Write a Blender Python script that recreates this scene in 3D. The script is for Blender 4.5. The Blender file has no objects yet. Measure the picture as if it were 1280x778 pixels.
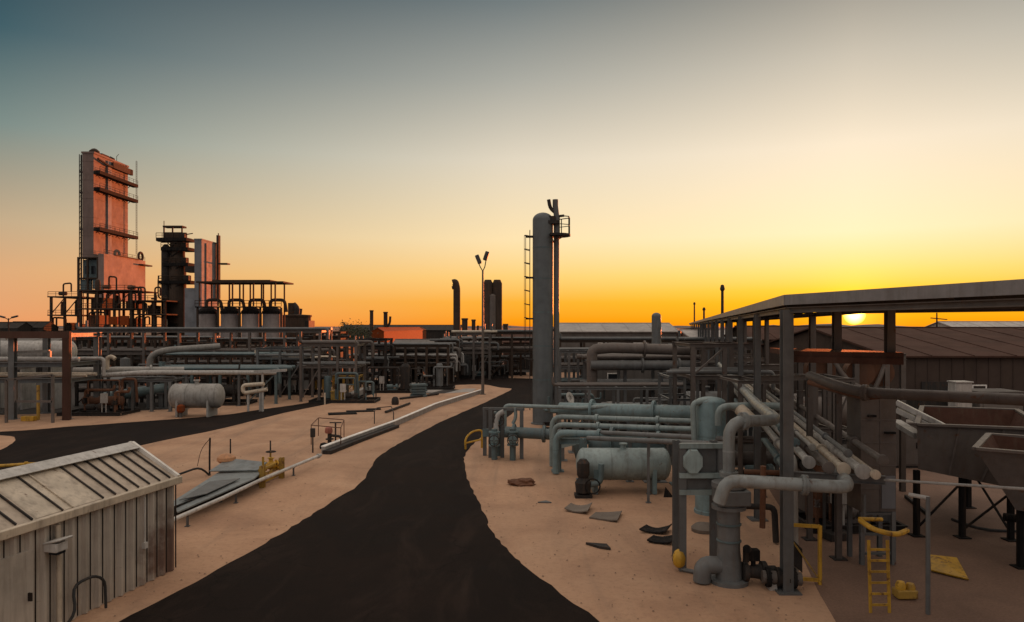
import bpy, bmesh, math, random
from mathutils import Vector, Matrix
from mathutils.geometry import tessellate_polygon
R = math.radians
scene = bpy.context.scene
COL = scene.collection

# ------------------------------------------------------------------ camera
F, H, CX, HY = 914.0, 7.0, 640.0, 408.0          # focal in photo pixels, eye height, horizon row
cam_d = bpy.data.cameras.new('camera')
cam = bpy.data.objects.new('camera', cam_d)
COL.objects.link(cam)
cam.location = (0, 0, H)
cam.rotation_euler = (R(90), 0, 0)
cam_d.sensor_width = 36
cam_d.lens = F / 1280 * 36
cam_d.shift_y = (HY - 389) / 1280
cam_d.clip_start = 0.1
cam_d.clip_end = 20000
scene.camera = cam

# ------------------------------------------------------------------ world and sun
SUN_AZ, SUN_EL = R(25.1), R(0.85)
SUN_DIR = Vector((math.sin(SUN_AZ) * math.cos(SUN_EL), math.cos(SUN_AZ) * math.cos(SUN_EL), math.sin(SUN_EL)))
def lin(r, g, b):
    f = lambda c: (c / 255 / 12.92) if c / 255 <= .04045 else ((c / 255 + .055) / 1.055) ** 2.4
    return (f(r), f(g), f(b), 1)

world = bpy.data.worlds.new('World')
scene.world = world
world.use_nodes = True
nt = world.node_tree
for n in list(nt.nodes): nt.nodes.remove(n)
N, L = nt.nodes.new, nt.links.new
def wmath(op, a, b=None, c=None, clamp=False):
    n = N('ShaderNodeMath'); n.operation = op; n.use_clamp = clamp
    for i, x in enumerate((a, b, c)):
        if x is None: continue
        if isinstance(x, (int, float)): n.inputs[i].default_value = x
        else: L(x, n.inputs[i])
    return n.outputs[0]
def wvec(op, a, b=None):
    n = N('ShaderNodeVectorMath'); n.operation = op
    L(a, n.inputs[0])
    if b is not None:
        if isinstance(b, (tuple, Vector)): n.inputs[1].default_value = b
        else: L(b, n.inputs[1])
    return n
def wmix(fac, a, b):
    n = N('ShaderNodeMix'); n.data_type = 'RGBA'
    L(fac, n.inputs['Factor'])
    for s, x in ((n.inputs[6], a), (n.inputs[7], b)):
        if isinstance(x, tuple): s.default_value = x
        else: L(x, s)
    return n.outputs[2]
def wramp(fac, stops):
    n = N('ShaderNodeValToRGB'); n.color_ramp.interpolation = 'EASE' if False else 'LINEAR'
    el = n.color_ramp.elements
    while len(el) < len(stops): el.new(1)
    for e, (p, c) in zip(el, stops):
        e.position = p; e.color = c
    L(fac, n.inputs[0])
    return n.outputs[0]
def elev(py):
    t = math.atan((408 - py) / 914.0)
    return math.sqrt(max(math.sin(t), 0))

tc = N('ShaderNodeTexCoord')
d = wvec('NORMALIZE', tc.outputs['Generated']).outputs[0]
sep = N('ShaderNodeSeparateXYZ'); L(d, sep.inputs[0])
zf = wmath('POWER', wmath('MAXIMUM', sep.outputs[2], 0.0), 0.5)
comb = N('ShaderNodeCombineXYZ'); L(sep.outputs[0], comb.inputs[0]); L(sep.outputs[1], comb.inputs[1])
dh = wvec('NORMALIZE', comb.outputs[0]).outputs[0]
ca = wvec('DOT_PRODUCT', dh, (math.sin(SUN_AZ), math.cos(SUN_AZ), 0)).outputs['Value']
theta = wmath('ARCCOSINE', ca)                         # azimuth angle from the sun
cs = wvec('DOT_PRODUCT', d, SUN_DIR).outputs['Value']
gam = wmath('ARCCOSINE', wmath('MINIMUM', cs, 1.0))    # angle from the sun disc

Zn = (.78, .68, .59, 1)                                # light overhead, above the picture
S2 = [(0, lin(250,150,5)), (elev(400), lin(255,168,5)), (elev(382), lin(255,190,12)), (elev(366), lin(255,208,52)), (elev(345), lin(255,224,120)),
      (elev(300), lin(255,238,192)), (elev(200), lin(246,231,204)), (elev(100), lin(202,193,175)), (elev(0), lin(146,142,131)), (.80, Zn), (1, Zn)]
S1 = [(0, lin(250,140,14)), (elev(400), lin(255,160,24)), (elev(378), lin(255,178,54)), (elev(345), lin(255,208,122)),
      (elev(300), lin(252,225,174)), (elev(200), lin(224,212,190)), (elev(100), lin(168,167,157)), (elev(0), lin(110,119,119)), (.80, Zn), (1, Zn)]
S0 = [(0, lin(228,148,96)), (elev(400), lin(234,160,106)), (elev(350), lin(222,170,122)),
      (elev(300), lin(196,170,136)), (elev(200), lin(124,139,133)), (elev(100), lin(62,91,99)), (elev(0), lin(34,61,73)), (.80, Zn), (1, Zn)]
SR = [(0, lin(112,112,116)), (0.3, lin(128,130,136)), (0.5, lin(150,152,156)), (.8, Zn), (1, Zn)]
r2, r1, r0, rr = wramp(zf, S2), wramp(zf, S1), wramp(zf, S0), wramp(zf, SR)
def mrange(x, a, b):
    n = N('ShaderNodeMapRange'); n.clamp = True; n.interpolation_type = 'SMOOTHSTEP' if False else 'LINEAR'
    L(x, n.inputs[0]); n.inputs[1].default_value = a; n.inputs[2].default_value = b
    return n.outputs[0]
skyc = wmix(mrange(theta, 0, R(25)), r2, r1)
skyc = wmix(mrange(theta, R(25), R(60)), skyc, r0)
skyc = wmix(mrange(theta, R(75), R(130)), skyc, rr)
# aureole and disc of the sun itself
glow = wmath('EXPONENT', wmath('MULTIPLY', gam, -1 / R(1.1)))
glow2 = wmath('EXPONENT', wmath('MULTIPLY', gam, -1 / R(5.0)))
disc = wmath('SUBTRACT', 1.0, mrange(gam, R(0.30), R(0.75)))
def wscale(col, val):
    n = N('ShaderNodeVectorMath'); n.operation = 'SCALE'; n.inputs[0].default_value = col; L(val, n.inputs[3]); return n.outputs[0]
def wadd(a, b): return wvec('ADD', a, b).outputs[0]
tot = wadd(skyc, wscale((1.0, .42, .06), wmath('MULTIPLY', glow, 1.2)))
tot = wadd(tot, wscale((.12, .05, .004), glow2))
tot = wadd(tot, wscale((9.0, 5.0, 1.0), disc))
bg1 = N('ShaderNodeBackground'); L(tot, bg1.inputs[0]); bg1.inputs[1].default_value = 0.758
nish = N('ShaderNodeTexSky'); nish.sky_type = 'NISHITA'; nish.sun_disc = False
nish.sun_elevation = SUN_EL; nish.sun_rotation = SUN_AZ; nish.air_density = 1.3; nish.dust_density = 2.0; nish.ozone_density = 2.0
bg2 = N('ShaderNodeBackground'); L(nish.outputs[0], bg2.inputs[0]); bg2.inputs[1].default_value = 0.02
addsh = N('ShaderNodeAddShader'); L(bg1.outputs[0], addsh.inputs[0]); L(bg2.outputs[0], addsh.inputs[1])
wo = N('ShaderNodeOutputWorld'); L(addsh.outputs[0], wo.inputs[0])

sun_d = bpy.data.lights.new('sun', 'SUN')
sun_d.energy = 5.0; sun_d.angle = R(0.5); sun_d.color = (1.0, .21, .06)
sun = bpy.data.objects.new('sun', sun_d); COL.objects.link(sun)
sun.rotation_euler = (-SUN_DIR).to_track_quat('-Z', 'Y').to_euler()

scene.view_settings.view_transform = 'Standard'
scene.view_settings.look = 'None'
scene.view_settings.exposure = 0.4
scene.view_settings.gamma = 1.0
scene.cycles.use_denoising = True
scene.cycles.max_bounces = 6
scene.cycles.sample_clamp_indirect = 4.0

# ------------------------------------------------------------------ helpers
def X(px, Y): return (px - CX) / F * Y
def Z(py, Y): return H + (HY - py) / F * Y
def A(px, py, Y): return Vector((X(px, Y), Y, Z(py, Y)))
def G(px, py, z=0.0):
    Y = (H - z) * F / (py - HY)
    return Vector((X(px, Y), Y, z))

ORG = {}
class MB:
    def __init__(s): s.v, s.f = [], []
    def add(s, vs, fs):
        o = len(s.v); s.v += [Vector(v) for v in vs]; s.f += [tuple(i + o for i in f) for f in fs]; return s
    def box(s, x0, x1, y0, y1, z0, z1):
        v = [(x, y, z) for z in (z0, z1) for y in (y0, y1) for x in (x0, x1)]
        return s.add(v, [(0,2,3,1),(4,5,7,6),(0,1,5,4),(2,6,7,3),(0,4,6,2),(1,3,7,5)])
    def obox(s, c, size, rz=0, rx=0, ry=0):
        m = Matrix.Rotation(rz,3,'Z') @ Matrix.Rotation(ry,3,'Y') @ Matrix.Rotation(rx,3,'X'); c = Vector(c)
        v = [c + m @ Vector((x*size[0]/2, y*size[1]/2, z*size[2]/2)) for z in (-1,1) for y in (-1,1) for x in (-1,1)]
        return s.add(v, [(0,2,3,1),(4,5,7,6),(0,1,5,4),(2,6,7,3),(0,4,6,2),(1,3,7,5)])
    def bar(s, p, q, w, h=None):
        h = h or w; p, q = Vector(p), Vector(q); d = (q-p).normalized()
        up = Vector((0,0,1)) if abs(d.z) < .99 else Vector((0,1,0))
        a = d.cross(up).normalized(); b = a.cross(d).normalized()
        v = [e + a*(i*w/2) + b*(j*h/2) for e in (p,q) for j in (-1,1) for i in (-1,1)]
        return s.add(v, [(0,2,3,1),(4,5,7,6),(0,1,5,4),(2,6,7,3),(0,4,6,2),(1,3,7,5)])
    def ibeam(s, p, q, w, h, t=None):
        t = t or w * .12; p, q = Vector(p), Vector(q); d = (q-p).normalized()
        up = Vector((0,0,1)) if abs(d.z) < .99 else Vector((0,1,0))
        a = d.cross(up).normalized(); b = a.cross(d).normalized()
        o = [(-w/2,-h/2),(w/2,-h/2),(w/2,-h/2+t),(t/2,-h/2+t),(t/2,h/2-t),(w/2,h/2-t),(w/2,h/2),(-w/2,h/2),(-w/2,h/2-t),(-t/2,h/2-t),(-t/2,-h/2+t),(-w/2,-h/2+t)]
        n = 12; v = [e + a*x + b*y for e in (p,q) for x,y in o]
        f = [(i,(i+1)%n,(i+1)%n+n,i+n) for i in range(n)] + [tuple(range(n-1,-1,-1)), tuple(range(n,2*n))]
        return s.add(v, f)
    def ring(s, c, d, r, n, ref=None):
        d = d.normalized()
        if ref is None:
            ref = Vector((0,0,1)) if abs(d.z) < .9 else Vector((1,0,0))
        a = (ref - d*ref.dot(d)).normalized(); b = d.cross(a)
        return [c + a*(r*math.cos(2*math.pi*i/n)) + b*(r*math.sin(2*math.pi*i/n)) for i in range(n)], a
    def lathe(s, prof, o, d=(0,0,1), n=20):
        o, d = Vector(o), Vector(d).normalized(); base = len(s.v); rows = []
        for r, t in prof:
            if r < 1e-6:
                rows.append([len(s.v)]); s.v.append(o + d*t)
            else:
                vs, _ = s.ring(o + d*t, d, r, n); rows.append(list(range(len(s.v), len(s.v)+n))); s.v += vs
        for A_, B_ in zip(rows, rows[1:]):
            for i in range(n):
                j = (i+1) % n
                if len(A_) == 1 and len(B_) == 1: continue
                if len(A_) == 1: s.f.append((A_[0], B_[i], B_[j])[::-1] if False else (A_[0], B_[j], B_[i])[::-1])
                elif len(B_) == 1: s.f.append((A_[i], A_[j], B_[0]))
                else: s.f.append((A_[i], A_[j], B_[j], B_[i]))
        if len(rows[0]) > 1: s.f.append(tuple(rows[0][::-1]))
        if len(rows[-1]) > 1: s.f.append(tuple(rows[-1]))
        return s
    def cyl(s, p, q, r, r2=None, n=16):
        p, q = Vector(p), Vector(q); l = (q-p).length
        return s.lathe([(r,0),(r if r2 is None else r2,l)], p, q-p, n)
    def tube(s, pts, r, n=12, bend=None, closed=False):
        pts = [Vector(p) for p in pts]
        if bend is None: bend = 2.2*r
        if closed: path = pts
        else:
            path = [pts[0]]
            for i in range(1, len(pts)-1):
                p0, p1, p2 = pts[i-1], pts[i], pts[i+1]
                d0, d1 = (p0-p1), (p2-p1); b = min(bend, d0.length*.49, d1.length*.49)
                a, c = p1 + d0.normalized()*b, p1 + d1.normalized()*b
                ang = d0.angle(d1, math.pi)
                if ang > R(172) or b < 1e-4: path.append(p1); continue
                k = max(3, int((math.pi-ang)/R(18)))
                for j in range(k+1):
                    t = j/k; path.append(a*(1-t)**2 + p1*2*t*(1-t) + c*t*t)
            path.append(pts[-1])
        m = len(path); rows = []; ref = None
        for i in range(m):
            if closed: d = path[(i+1)%m] - path[i-1]
            elif i == 0: d = path[1]-path[0]
            elif i == m-1: d = path[-1]-path[-2]
            else: d = (path[i+1]-path[i]).normalized() + (path[i]-path[i-1]).normalized()
            if d.length < 1e-9: d = path[min(i+1,m-1)] - path[max(i-1,0)]
            if ref is not None and abs(ref.dot(d.normalized())) > .98: ref = None
            vs, ref = s.ring(path[i], d, r, n, ref)
            rows.append(list(range(len(s.v), len(s.v)+n))); s.v += vs
        rng = range(m) if closed else range(m-1)
        for i in rng:
            A_, B_ = rows[i], rows[(i+1)%m]
            for k in range(n):
                j = (k+1)%n; s.f.append((A_[k], A_[j], B_[j], B_[k]))
        if not closed: s.f.append(tuple(rows[0][::-1])); s.f.append(tuple(rows[-1]))
        return s
    def torus(s, c, d, R_, r, n=20, k=6):
        vs, _ = s.ring(Vector(c), Vector(d), R_, n)
        return s.tube(vs, r, k, closed=True)
    def prism(s, poly, z0, z1):
        n = len(poly); v = [(p[0],p[1],z0) for p in poly] + [(p[0],p[1],z1) for p in poly]
        tri = tessellate_polygon([[Vector((p[0],p[1],0)) for p in poly]])
        f = [(i,(i+1)%n,(i+1)%n+n,i+n) for i in range(n)]
        f += [t[::-1] for t in tri] + [tuple(i+n for i in t) for t in tri]
        return s.add(v, f)
    def extrude(s, quad, thick):
        q = [Vector(p) for p in quad]; nrm = (q[1]-q[0]).cross(q[2]-q[0]).normalized()*thick; n = len(q)
        return s.add(q + [p+nrm for p in q], [tuple(range(n-1,-1,-1)), tuple(range(n,2*n))] + [(i,(i+1)%n,(i+1)%n+n,i+n) for i in range(n)])
    def build(s, name, mat, parent=None, smooth=True, bevel=0, origin=None):
        me = bpy.data.meshes.new(name)
        if parent is not None: o = ORG[parent.name]
        elif origin is not None: o = Vector(origin)
        else:
            xs = [v.x for v in s.v]; ys = [v.y for v in s.v]; zs = [v.z for v in s.v]
            o = Vector(((min(xs)+max(xs))/2, (min(ys)+max(ys))/2, min(zs)))
        me.from_pydata([v - o for v in s.v], [], s.f)
        bm = bmesh.new(); bm.from_mesh(me); bmesh.ops.recalc_face_normals(bm, faces=bm.faces); bm.to_mesh(me); bm.free()
        if smooth:
            me.polygons.foreach_set('use_smooth', [True]*len(me.polygons)); me.set_sharp_from_angle(angle=R(38))
        me.materials.append(mat)
        ob = bpy.data.objects.new(name, me); COL.objects.link(ob)
        if parent is None: ob.location = o
        else: ob.parent = parent
        ORG[ob.name] = o
        if bevel:
            b = ob.modifiers.new('bevel', 'BEVEL'); b.width = bevel; b.segments = 2; b.limit_method = 'ANGLE'; b.angle_limit = R(40)
        return ob

def T(name, label, cat, loc, group=None):
    o = bpy.data.objects.new(name, None); COL.objects.link(o); o.location = loc
    o.empty_display_size = .3
    o['label'] = label; o['category'] = cat
    if group: o['group'] = group
    ORG[o.name] = Vector(loc); return o
def S(mb, name, mat, label, cat, group=None, **k):
    o = mb.build(name, mat, **k); o['label'] = label; o['category'] = cat
    if group: o['group'] = group
    return o
def struct(mb, name, mat, **k):
    o = mb.build(name, mat, origin=(0,0,0), **k); o['kind'] = 'structure'; return o

# ------------------------------------------------------------------ materials
def new_mat(name):
    m = bpy.data.materials.new(name); m.use_nodes = True; t = m.node_tree
    return m, t, t.nodes['Principled BSDF']
def nd(t, typ, **k):
    n = t.nodes.new(typ)
    for a, b in k.items():
        if a.startswith('i_'): n.inputs[int(a[2:])].default_value = b
        else: setattr(n, a, b)
    return n
def tnoise(t, vec, scale, detail=6, rough=.6, dist=0):
    n = nd(t, 'ShaderNodeTexNoise'); n.inputs['Scale'].default_value = scale; n.inputs['Detail'].default_value = detail
    n.inputs['Roughness'].default_value = rough; n.inputs['Distortion'].default_value = dist
    t.links.new(vec, n.inputs['Vector']); return n.outputs['Fac']
def tramp(t, fac, stops):
    n = nd(t, 'ShaderNodeValToRGB'); el = n.color_ramp.elements
    while len(el) < len(stops): el.new(1)
    for e, (p, c) in zip(el, stops): e.position = p; e.color = c if len(c) == 4 else (*c, 1)
    t.links.new(fac, n.inputs[0]); return n.outputs[0]
def tmix(t, fac, a, b, blend='MIX'):
    n = nd(t, 'ShaderNodeMix', data_type='RGBA', blend_type=blend)
    for s_, x in ((n.inputs['Factor'], fac), (n.inputs[6], a), (n.inputs[7], b)):
        if isinstance(x, (int, float)): s_.default_value = x
        elif isinstance(x, tuple): s_.default_value = x if len(x) == 4 else (*x, 1)
        else: t.links.new(x, s_)
    return n.outputs[2]
def tbump(t, bsdf, h, strength=.3, dist=.02):
    n = nd(t, 'ShaderNodeBump'); n.inputs['Strength'].default_value = strength; n.inputs['Distance'].default_value = dist
    t.links.new(h, n.inputs['Height']); t.links.new(n.outputs[0], bsdf.inputs['Normal'])
def worldpos(t): return nd(t, 'ShaderNodeNewGeometry').outputs['Position']
def mapping(t, vec, scale):
    n = nd(t, 'ShaderNodeMapping'); n.inputs['Scale'].default_value = scale; t.links.new(vec, n.inputs[0]); return n.outputs[0]

def paint(name, c, rough=.5, metal=0.0, dirt=(.10,.07,.05), amount=.5, rust=0.0, scale=1.0, bump=.15, spec=.5):
    """painted or bare steel: blotchy tone, streaks running down, rust spots, orange-peel bump"""
    m, t, b = new_mat(name)
    tcn = nd(t, 'ShaderNodeTexCoord'); p = tcn.outputs['Object']
    base = tramp(t, tnoise(t, p, 1.7*scale, 8, .65), [(.30, tuple(x*.72 for x in c)), (.5, c), (.72, tuple(min(1, x*1.22) for x in c))])
    st = tramp(t, tnoise(t, mapping(t, p, (6*scale, 6*scale, .55*scale)), 1.0, 5, .6), [(.48, (0,0,0)), (.75, (1,1,1))])
    f = nd(t, 'ShaderNodeMath', operation='MULTIPLY'); t.links.new(st, f.inputs[0]); f.inputs[1].default_value = amount
    col = tmix(t, f.outputs[0], base, dirt)
    oi = nd(t, 'ShaderNodeObjectInfo')
    hv = nd(t, 'ShaderNodeHueSaturation'); mr = nd(t, 'ShaderNodeMapRange'); t.links.new(oi.outputs['Random'], mr.inputs[0])
    mr.inputs[3].default_value = .80; mr.inputs[4].default_value = 1.16
    t.links.new(mr.outputs[0], hv.inputs['Value']); t.links.new(col, hv.inputs['Color']); col = hv.outputs[0]
    if rust:
        rm = tramp(t, tnoise(t, p, 3.3*scale, 10, .7, .4), [(.66 - rust*.25, (0,0,0)), (.74 - rust*.22, (1,1,1))])
        col = tmix(t, rm, col, (.115,.045,.02))
    t.links.new(col, b.inputs['Base Color'])
    rr_ = nd(t, 'ShaderNodeMapRange'); t.links.new(tnoise(t, p, 4*scale, 6), rr_.inputs[0]); rr_.inputs[3].default_value = rough-.13; rr_.inputs[4].default_value = min(1, rough+.2)
    t.links.new(rr_.outputs[0], b.inputs['Roughness']); b.inputs['Metallic'].default_value = metal
    b.inputs['Specular IOR Level'].default_value = spec
    tbump(t, b, tnoise(t, p, 9*scale, 8, .7), bump, .02)
    return m

M = {}
M['grey'] = paint('grey_painted_steel', (.125,.128,.127), .5, 0, rust=.15)
M['tankgrey'] = paint('tank_grey_paint', (.30,.285,.26), .5, 0, rust=.1)
M['warmgrey'] = paint('weathered_grey_steel', (.115,.095,.083), .55, 0, rust=.2)
M['dark'] = paint('dark_steel', (.036,.032,.03), .7, 0, rust=.3, spec=.2)
M['black'] = paint('black_steel', (.016,.015,.015), .85, 0, spec=.1)
M['pale'] = paint('pale_grey_paint', (.46,.44,.41), .45, 0, rust=.2)
M['cream'] = paint('cream_paint', (.56,.47,.36), .45, 0, rust=.2)
M['teal'] = paint('teal_grey_paint', (.155,.225,.235), .42, 0, rust=.15)
M['tealdark'] = paint('dark_teal_paint', (.095,.14,.148), .45, 0, rust=.2)
M['tealpale'] = paint('pale_teal_paint', (.25,.31,.305), .42, 0, rust=.12)
M['silver'] = paint('aluminium_cladding', (.62,.60,.56), .36, .75, dirt=(.2,.15,.11), amount=.4)
M['yellow'] = paint('safety_yellow_paint', (.54,.30,.025), .5, 0, dirt=(.13,.07,.02), amount=.7, rust=.4)
M['yellowdull'] = paint('faded_yellow_paint', (.42,.25,.04), .55, 0, rust=.45)
M['rust'] = paint('rusty_steel', (.15,.062,.03), .8, 0, rust=.5)
M['brownred'] = paint('red_brown_paint', (.075,.036,.026), .85, 0, spec=.1)
M['orange'] = paint('orange_paint_and_light', (.27,.055,.012), .8, 0, spec=.1)
M['redpaint'] = paint('faded_red_paint', (.5,.16,.11), .5, 0)
M['clad'] = paint('grey_tower_cladding', (.20,.145,.128), .7, 0, amount=.25, scale=.15, bump=.05, spec=.2)
M['cladblue'] = paint('blue_grey_cladding', (.22,.225,.24), .7, 0, amount=.3, scale=.2, bump=.05, spec=.2)
M['cladlt'] = paint('pale_tower_cladding', (.27,.20,.175), .7, 0, amount=.2, scale=.15, bump=.05, spec=.2)
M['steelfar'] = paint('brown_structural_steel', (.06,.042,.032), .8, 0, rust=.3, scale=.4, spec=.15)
M['concrete'] = paint('concrete', (.34,.31,.28), .85, 0, amount=.35, bump=.5)
M['wallgrey'] = paint('grey_wall_cladding', (.155,.14,.128), .7, 0, amount=.4, scale=.3, spec=.2)
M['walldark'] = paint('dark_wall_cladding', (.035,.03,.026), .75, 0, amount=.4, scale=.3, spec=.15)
M['roofbrown'] = paint('brown_roof_sheet', (.085,.045,.034), .85, 0, amount=.3, scale=.25, spec=.1)
M['roofpale'] = paint('pale_roof_sheet', (.40,.36,.33), .5, 0, amount=.4, scale=.3)
M['whitetrim'] = paint('white_trim', (.82,.78,.72), .45, 0, amount=.3)
M['lamp'] = paint('lamp_housing', (.05,.05,.05), .45, 0)
M['rubber'] = paint('black_rubber', (.02,.02,.02), .7, 0)
M['wood'] = paint('grey_weathered_plank', (.16,.13,.105), .85, 0, amount=.5, bump=.6)

def glass():
    m, t, b = new_mat('dark_window_glass')
    b.inputs['Base Color'].default_value = (.02,.022,.025,1); b.inputs['Roughness'].default_value = .08
    return m
M['glass'] = glass()
M['drumclad'] = paint('pale_drum_cladding', (.36,.31,.29), .65, 0, amount=.3, scale=.3, bump=.05, spec=.2)
M['bendgrey'] = paint('stone_grey_pipe_paint', (.225,.24,.235), .4, 0, rust=.15, amount=.7)
M['canopy'] = paint('canopy_grey_sheet', (.215,.21,.215), .5, 0, dirt=(.11,.09,.08), amount=.5, rust=.08)
M['galv'] = paint('dull_sheet_metal', (.23,.25,.25), .45, .2, rust=.12)
M['hallwall'] = paint('dark_hall_cladding', (.075,.052,.042), .75, 0, amount=.4, scale=.3, spec=.2)
M['hopper'] = paint('grimy_hopper_steel', (.125,.108,.098), .6, 0, rust=.3)
M['dome'] = paint('faded_orange', (.46,.22,.10), .6, 0, rust=.1)

def corrugated(name, c, axis, pitch, rust=.2, stain=False):
    m, t, b = new_mat(name)
    p = nd(t, 'ShaderNodeTexCoord').outputs['Object']
    base = tramp(t, tnoise(t, p, .9, 8, .65), [(.3, tuple(x*.75 for x in c)), (.5, c), (.72, tuple(x*1.15 for x in c))])
    st = tramp(t, tnoise(t, mapping(t, p, (5,5,.4)), 1.0, 6, .65), [(.45, (0,0,0)), (.8, (.6,.6,.6))])
    col = tmix(t, st, base, (.13,.09,.065))
    rm = tramp(t, tnoise(t, p, 2.1, 10, .7, .5), [(.66-rust*.2, (0,0,0)), (.78-rust*.2, (.8,.8,.8))])
    col = tmix(t, rm, col, (.15,.06,.03))
    if stain:                                    # rust creeping up from the far bottom corner
        dv = nd(t, 'ShaderNodeVectorMath', operation='DISTANCE'); t.links.new(p, dv.inputs[0]); dv.inputs[1].default_value = (1.16,6.05,.55)
        ad = nd(t, 'ShaderNodeMath', operation='MULTIPLY_ADD'); t.links.new(tnoise(t, p, 2.2, 6, .6), ad.inputs[0]); ad.inputs[1].default_value = .9; sc_ = nd(t, 'ShaderNodeMath', operation='MULTIPLY_ADD'); t.links.new(dv.outputs['Value'], sc_.inputs[0]); sc_.inputs[1].default_value = .36; sc_.inputs[2].default_value = -.2; t.links.new(sc_.outputs[0], ad.inputs[2])
        col = tmix(t, tramp(t, ad.outputs[0], [(.95,(.85,.85,.85)),(1.0,(.8,.8,.8))] if False else [(.0,(.9,.9,.9)),(.5,(.8,.8,.8)),(.8,(0,0,0))]), col, (.12,.05,.03))
    t.links.new(col, b.inputs['Base Color']); b.inputs['Roughness'].default_value = .5; b.inputs['Metallic'].default_value = .15
    tbump(t, b, tnoise(t, p, 6, 8, .7), .2, .02)
    return m
M['shedwall'] = corrugated('weathered_shed_sheeting', (.50,.445,.38), 0, .3, .06, True)
M['shedroof'] = corrugated('weathered_roof_sheeting', (.46,.375,.29), 0, .3, .04)

def sand():
    m, t, b = new_mat('packed_sand'); p = worldpos(t)
    big = tnoise(t, p, .035, 6, .6); med = tnoise(t, p, .35, 8, .62, .6); fine = tnoise(t, p, 6, 10, .7); grit = tnoise(t, p, 34, 6, .7)
    c1 = tramp(t, med, [(.28, (.36,.20,.118)), (.5, (.48,.28,.168)), (.74, (.56,.345,.215))])
    c2 = tramp(t, fine, [(.3, (.55,.52,.50)), (.5, (1,1,1)), (.75, (1.0,1.0,1.0))])
    col = tmix(t, .55, c1, c2, 'MULTIPLY')
    col = tmix(t, tramp(t, big, [(.42, (0,0,0)), (.68, (.55,.55,.55))]), col, (.27,.18,.125))
    # damp and oily patches
    oil = tramp(t, tnoise(t, p, .22, 7, .7, 1.4), [(.60, (0,0,0)), (.70, (.42,.42,.42))]); col = tmix(t, oil, col, (.20,.125,.085))
    # small stones and dark grit
    g = tramp(t, grit, [(.66, (0,0,0)), (.74, (.5,.5,.5))]); col = tmix(t, g, col, (.2,.13,.09))
    # wheel-worn streaks along the traffic direction
    stv = tramp(t, tnoise(t, mapping(t, p, (.9,.09,1)), 1.0, 5, .6, .8), [(.5, (0,0,0)), (.72, (.4,.4,.4))]); col = tmix(t, stv, col, (.22,.145,.10))
    # scrub beyond the site
    ln = nd(t, 'ShaderNodeVectorMath', operation='LENGTH'); t.links.new(p, ln.inputs[0])
    far = tramp(t, nd(t, 'ShaderNodeMapRange', i_1=150.0, i_2=420.0).outputs[0], [(0,(0,0,0)),(1,(1,1,1))])
    mr = [n for n in t.nodes if n.type == 'MAP_RANGE'][-1]; t.links.new(ln.outputs['Value'], mr.inputs[0])
    scrub = tramp(t, tnoise(t, p, .02, 8, .65), [(.35, (.05,.045,.03)), (.6, (.16,.11,.075))])
    col = tmix(t, far, col, scrub)
    t.links.new(col, b.inputs['Base Color']); b.inputs['Roughness'].default_value = .95
    h = tmix(t, .5, fine, med); tbump(t, b, h, .55, .06); return m
M['sand'] = sand()
def asphalt():
    m, t, b = new_mat('worn_asphalt'); p = worldpos(t)
    med = tnoise(t, p, .28, 8, .65, .8); fine = tnoise(t, p, 22, 8, .75)
    col = tramp(t, med, [(.25, (.0105,.007,.006)), (.5, (.017,.0115,.0095)), (.75, (.027,.018,.0145))])
    col = tmix(t, .5, col, tramp(t, fine, [(.35,(.5,.5,.5)),(.65,(1,1,1))]), 'MULTIPLY')
    dust = tramp(t, tnoise(t, mapping(t, p, (.55,.16,1)), 1.0, 8, .7, 1.0), [(.50, (0,0,0)), (.80, (.42,.42,.42))]); col = tmix(t, dust, col, (.062,.04,.031))
    t.links.new(col, b.inputs['Base Color'])
    b.inputs['Specular IOR Level'].default_value = .08
    t.links.new(tramp(t, med, [(.3,(.82,.82,.82)),(.7,(.98,.98,.98))]), b.inputs['Roughness'])
    vo = nd(t, 'ShaderNodeTexVoronoi', feature='DISTANCE_TO_EDGE'); vo.inputs['Scale'].default_value = .33; vo.inputs['Randomness'].default_value = 1
    wv = nd(t, 'ShaderNodeVectorMath', operation='MULTIPLY_ADD'); nn = nd(t, 'ShaderNodeTexNoise'); nn.inputs['Scale'].default_value = 1.3; nn.inputs['Detail'].default_value = 6
    t.links.new(p, nn.inputs['Vector']); t.links.new(nn.outputs['Color'], wv.inputs[0]); wv.inputs[1].default_value = (.9,.9,.9); t.links.new(p, wv.inputs[2]); t.links.new(wv.outputs[0], vo.inputs['Vector'])
    cr = tramp(t, vo.outputs['Distance'], [(.0,(1,1,1)),(.012,(0,0,0))]); cm = nd(t, 'ShaderNodeMath', operation='MULTIPLY'); t.links.new(cr, cm.inputs[0]); t.links.new(tramp(t, tnoise(t,p,.16,4), [(.46,(0,0,0)),(.56,(.8,.8,.8))]), cm.inputs[1])
    col = tmix(t, cm.outputs[0], col, (.008,.006,.005)); t.links.new(col, b.inputs['Base Color'])
    tbump(t, b, fine, .5, .015); return m
M['asphalt'] = asphalt()
def yardm(name, a, b_):
    m, t, b = new_mat(name); p = worldpos(t)
    col = tramp(t, tnoise(t, p, .4, 9, .68, .5), [(.3, a), (.72, b_)])
    col = tmix(t, .6, col, tramp(t, tnoise(t, p, 15, 6, .7), [(.35,(.5,.5,.5)),(.6,(1,1,1))]), 'MULTIPLY')
    t.links.new(col, b.inputs['Base Color']); b.inputs['Roughness'].default_value = .9
    tbump(t, b, tnoise(t, p, 10, 8, .7), .5, .03); return m
M['yard'] = yardm('shade_and_wet_ground', (.02,.016,.013), (.05,.038,.03))  # near-black colour standing for shade on the ground; also the wet patch
M['pad'] = yardm('dusty_concrete', (.15,.085,.057), (.25,.145,.098))
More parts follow.
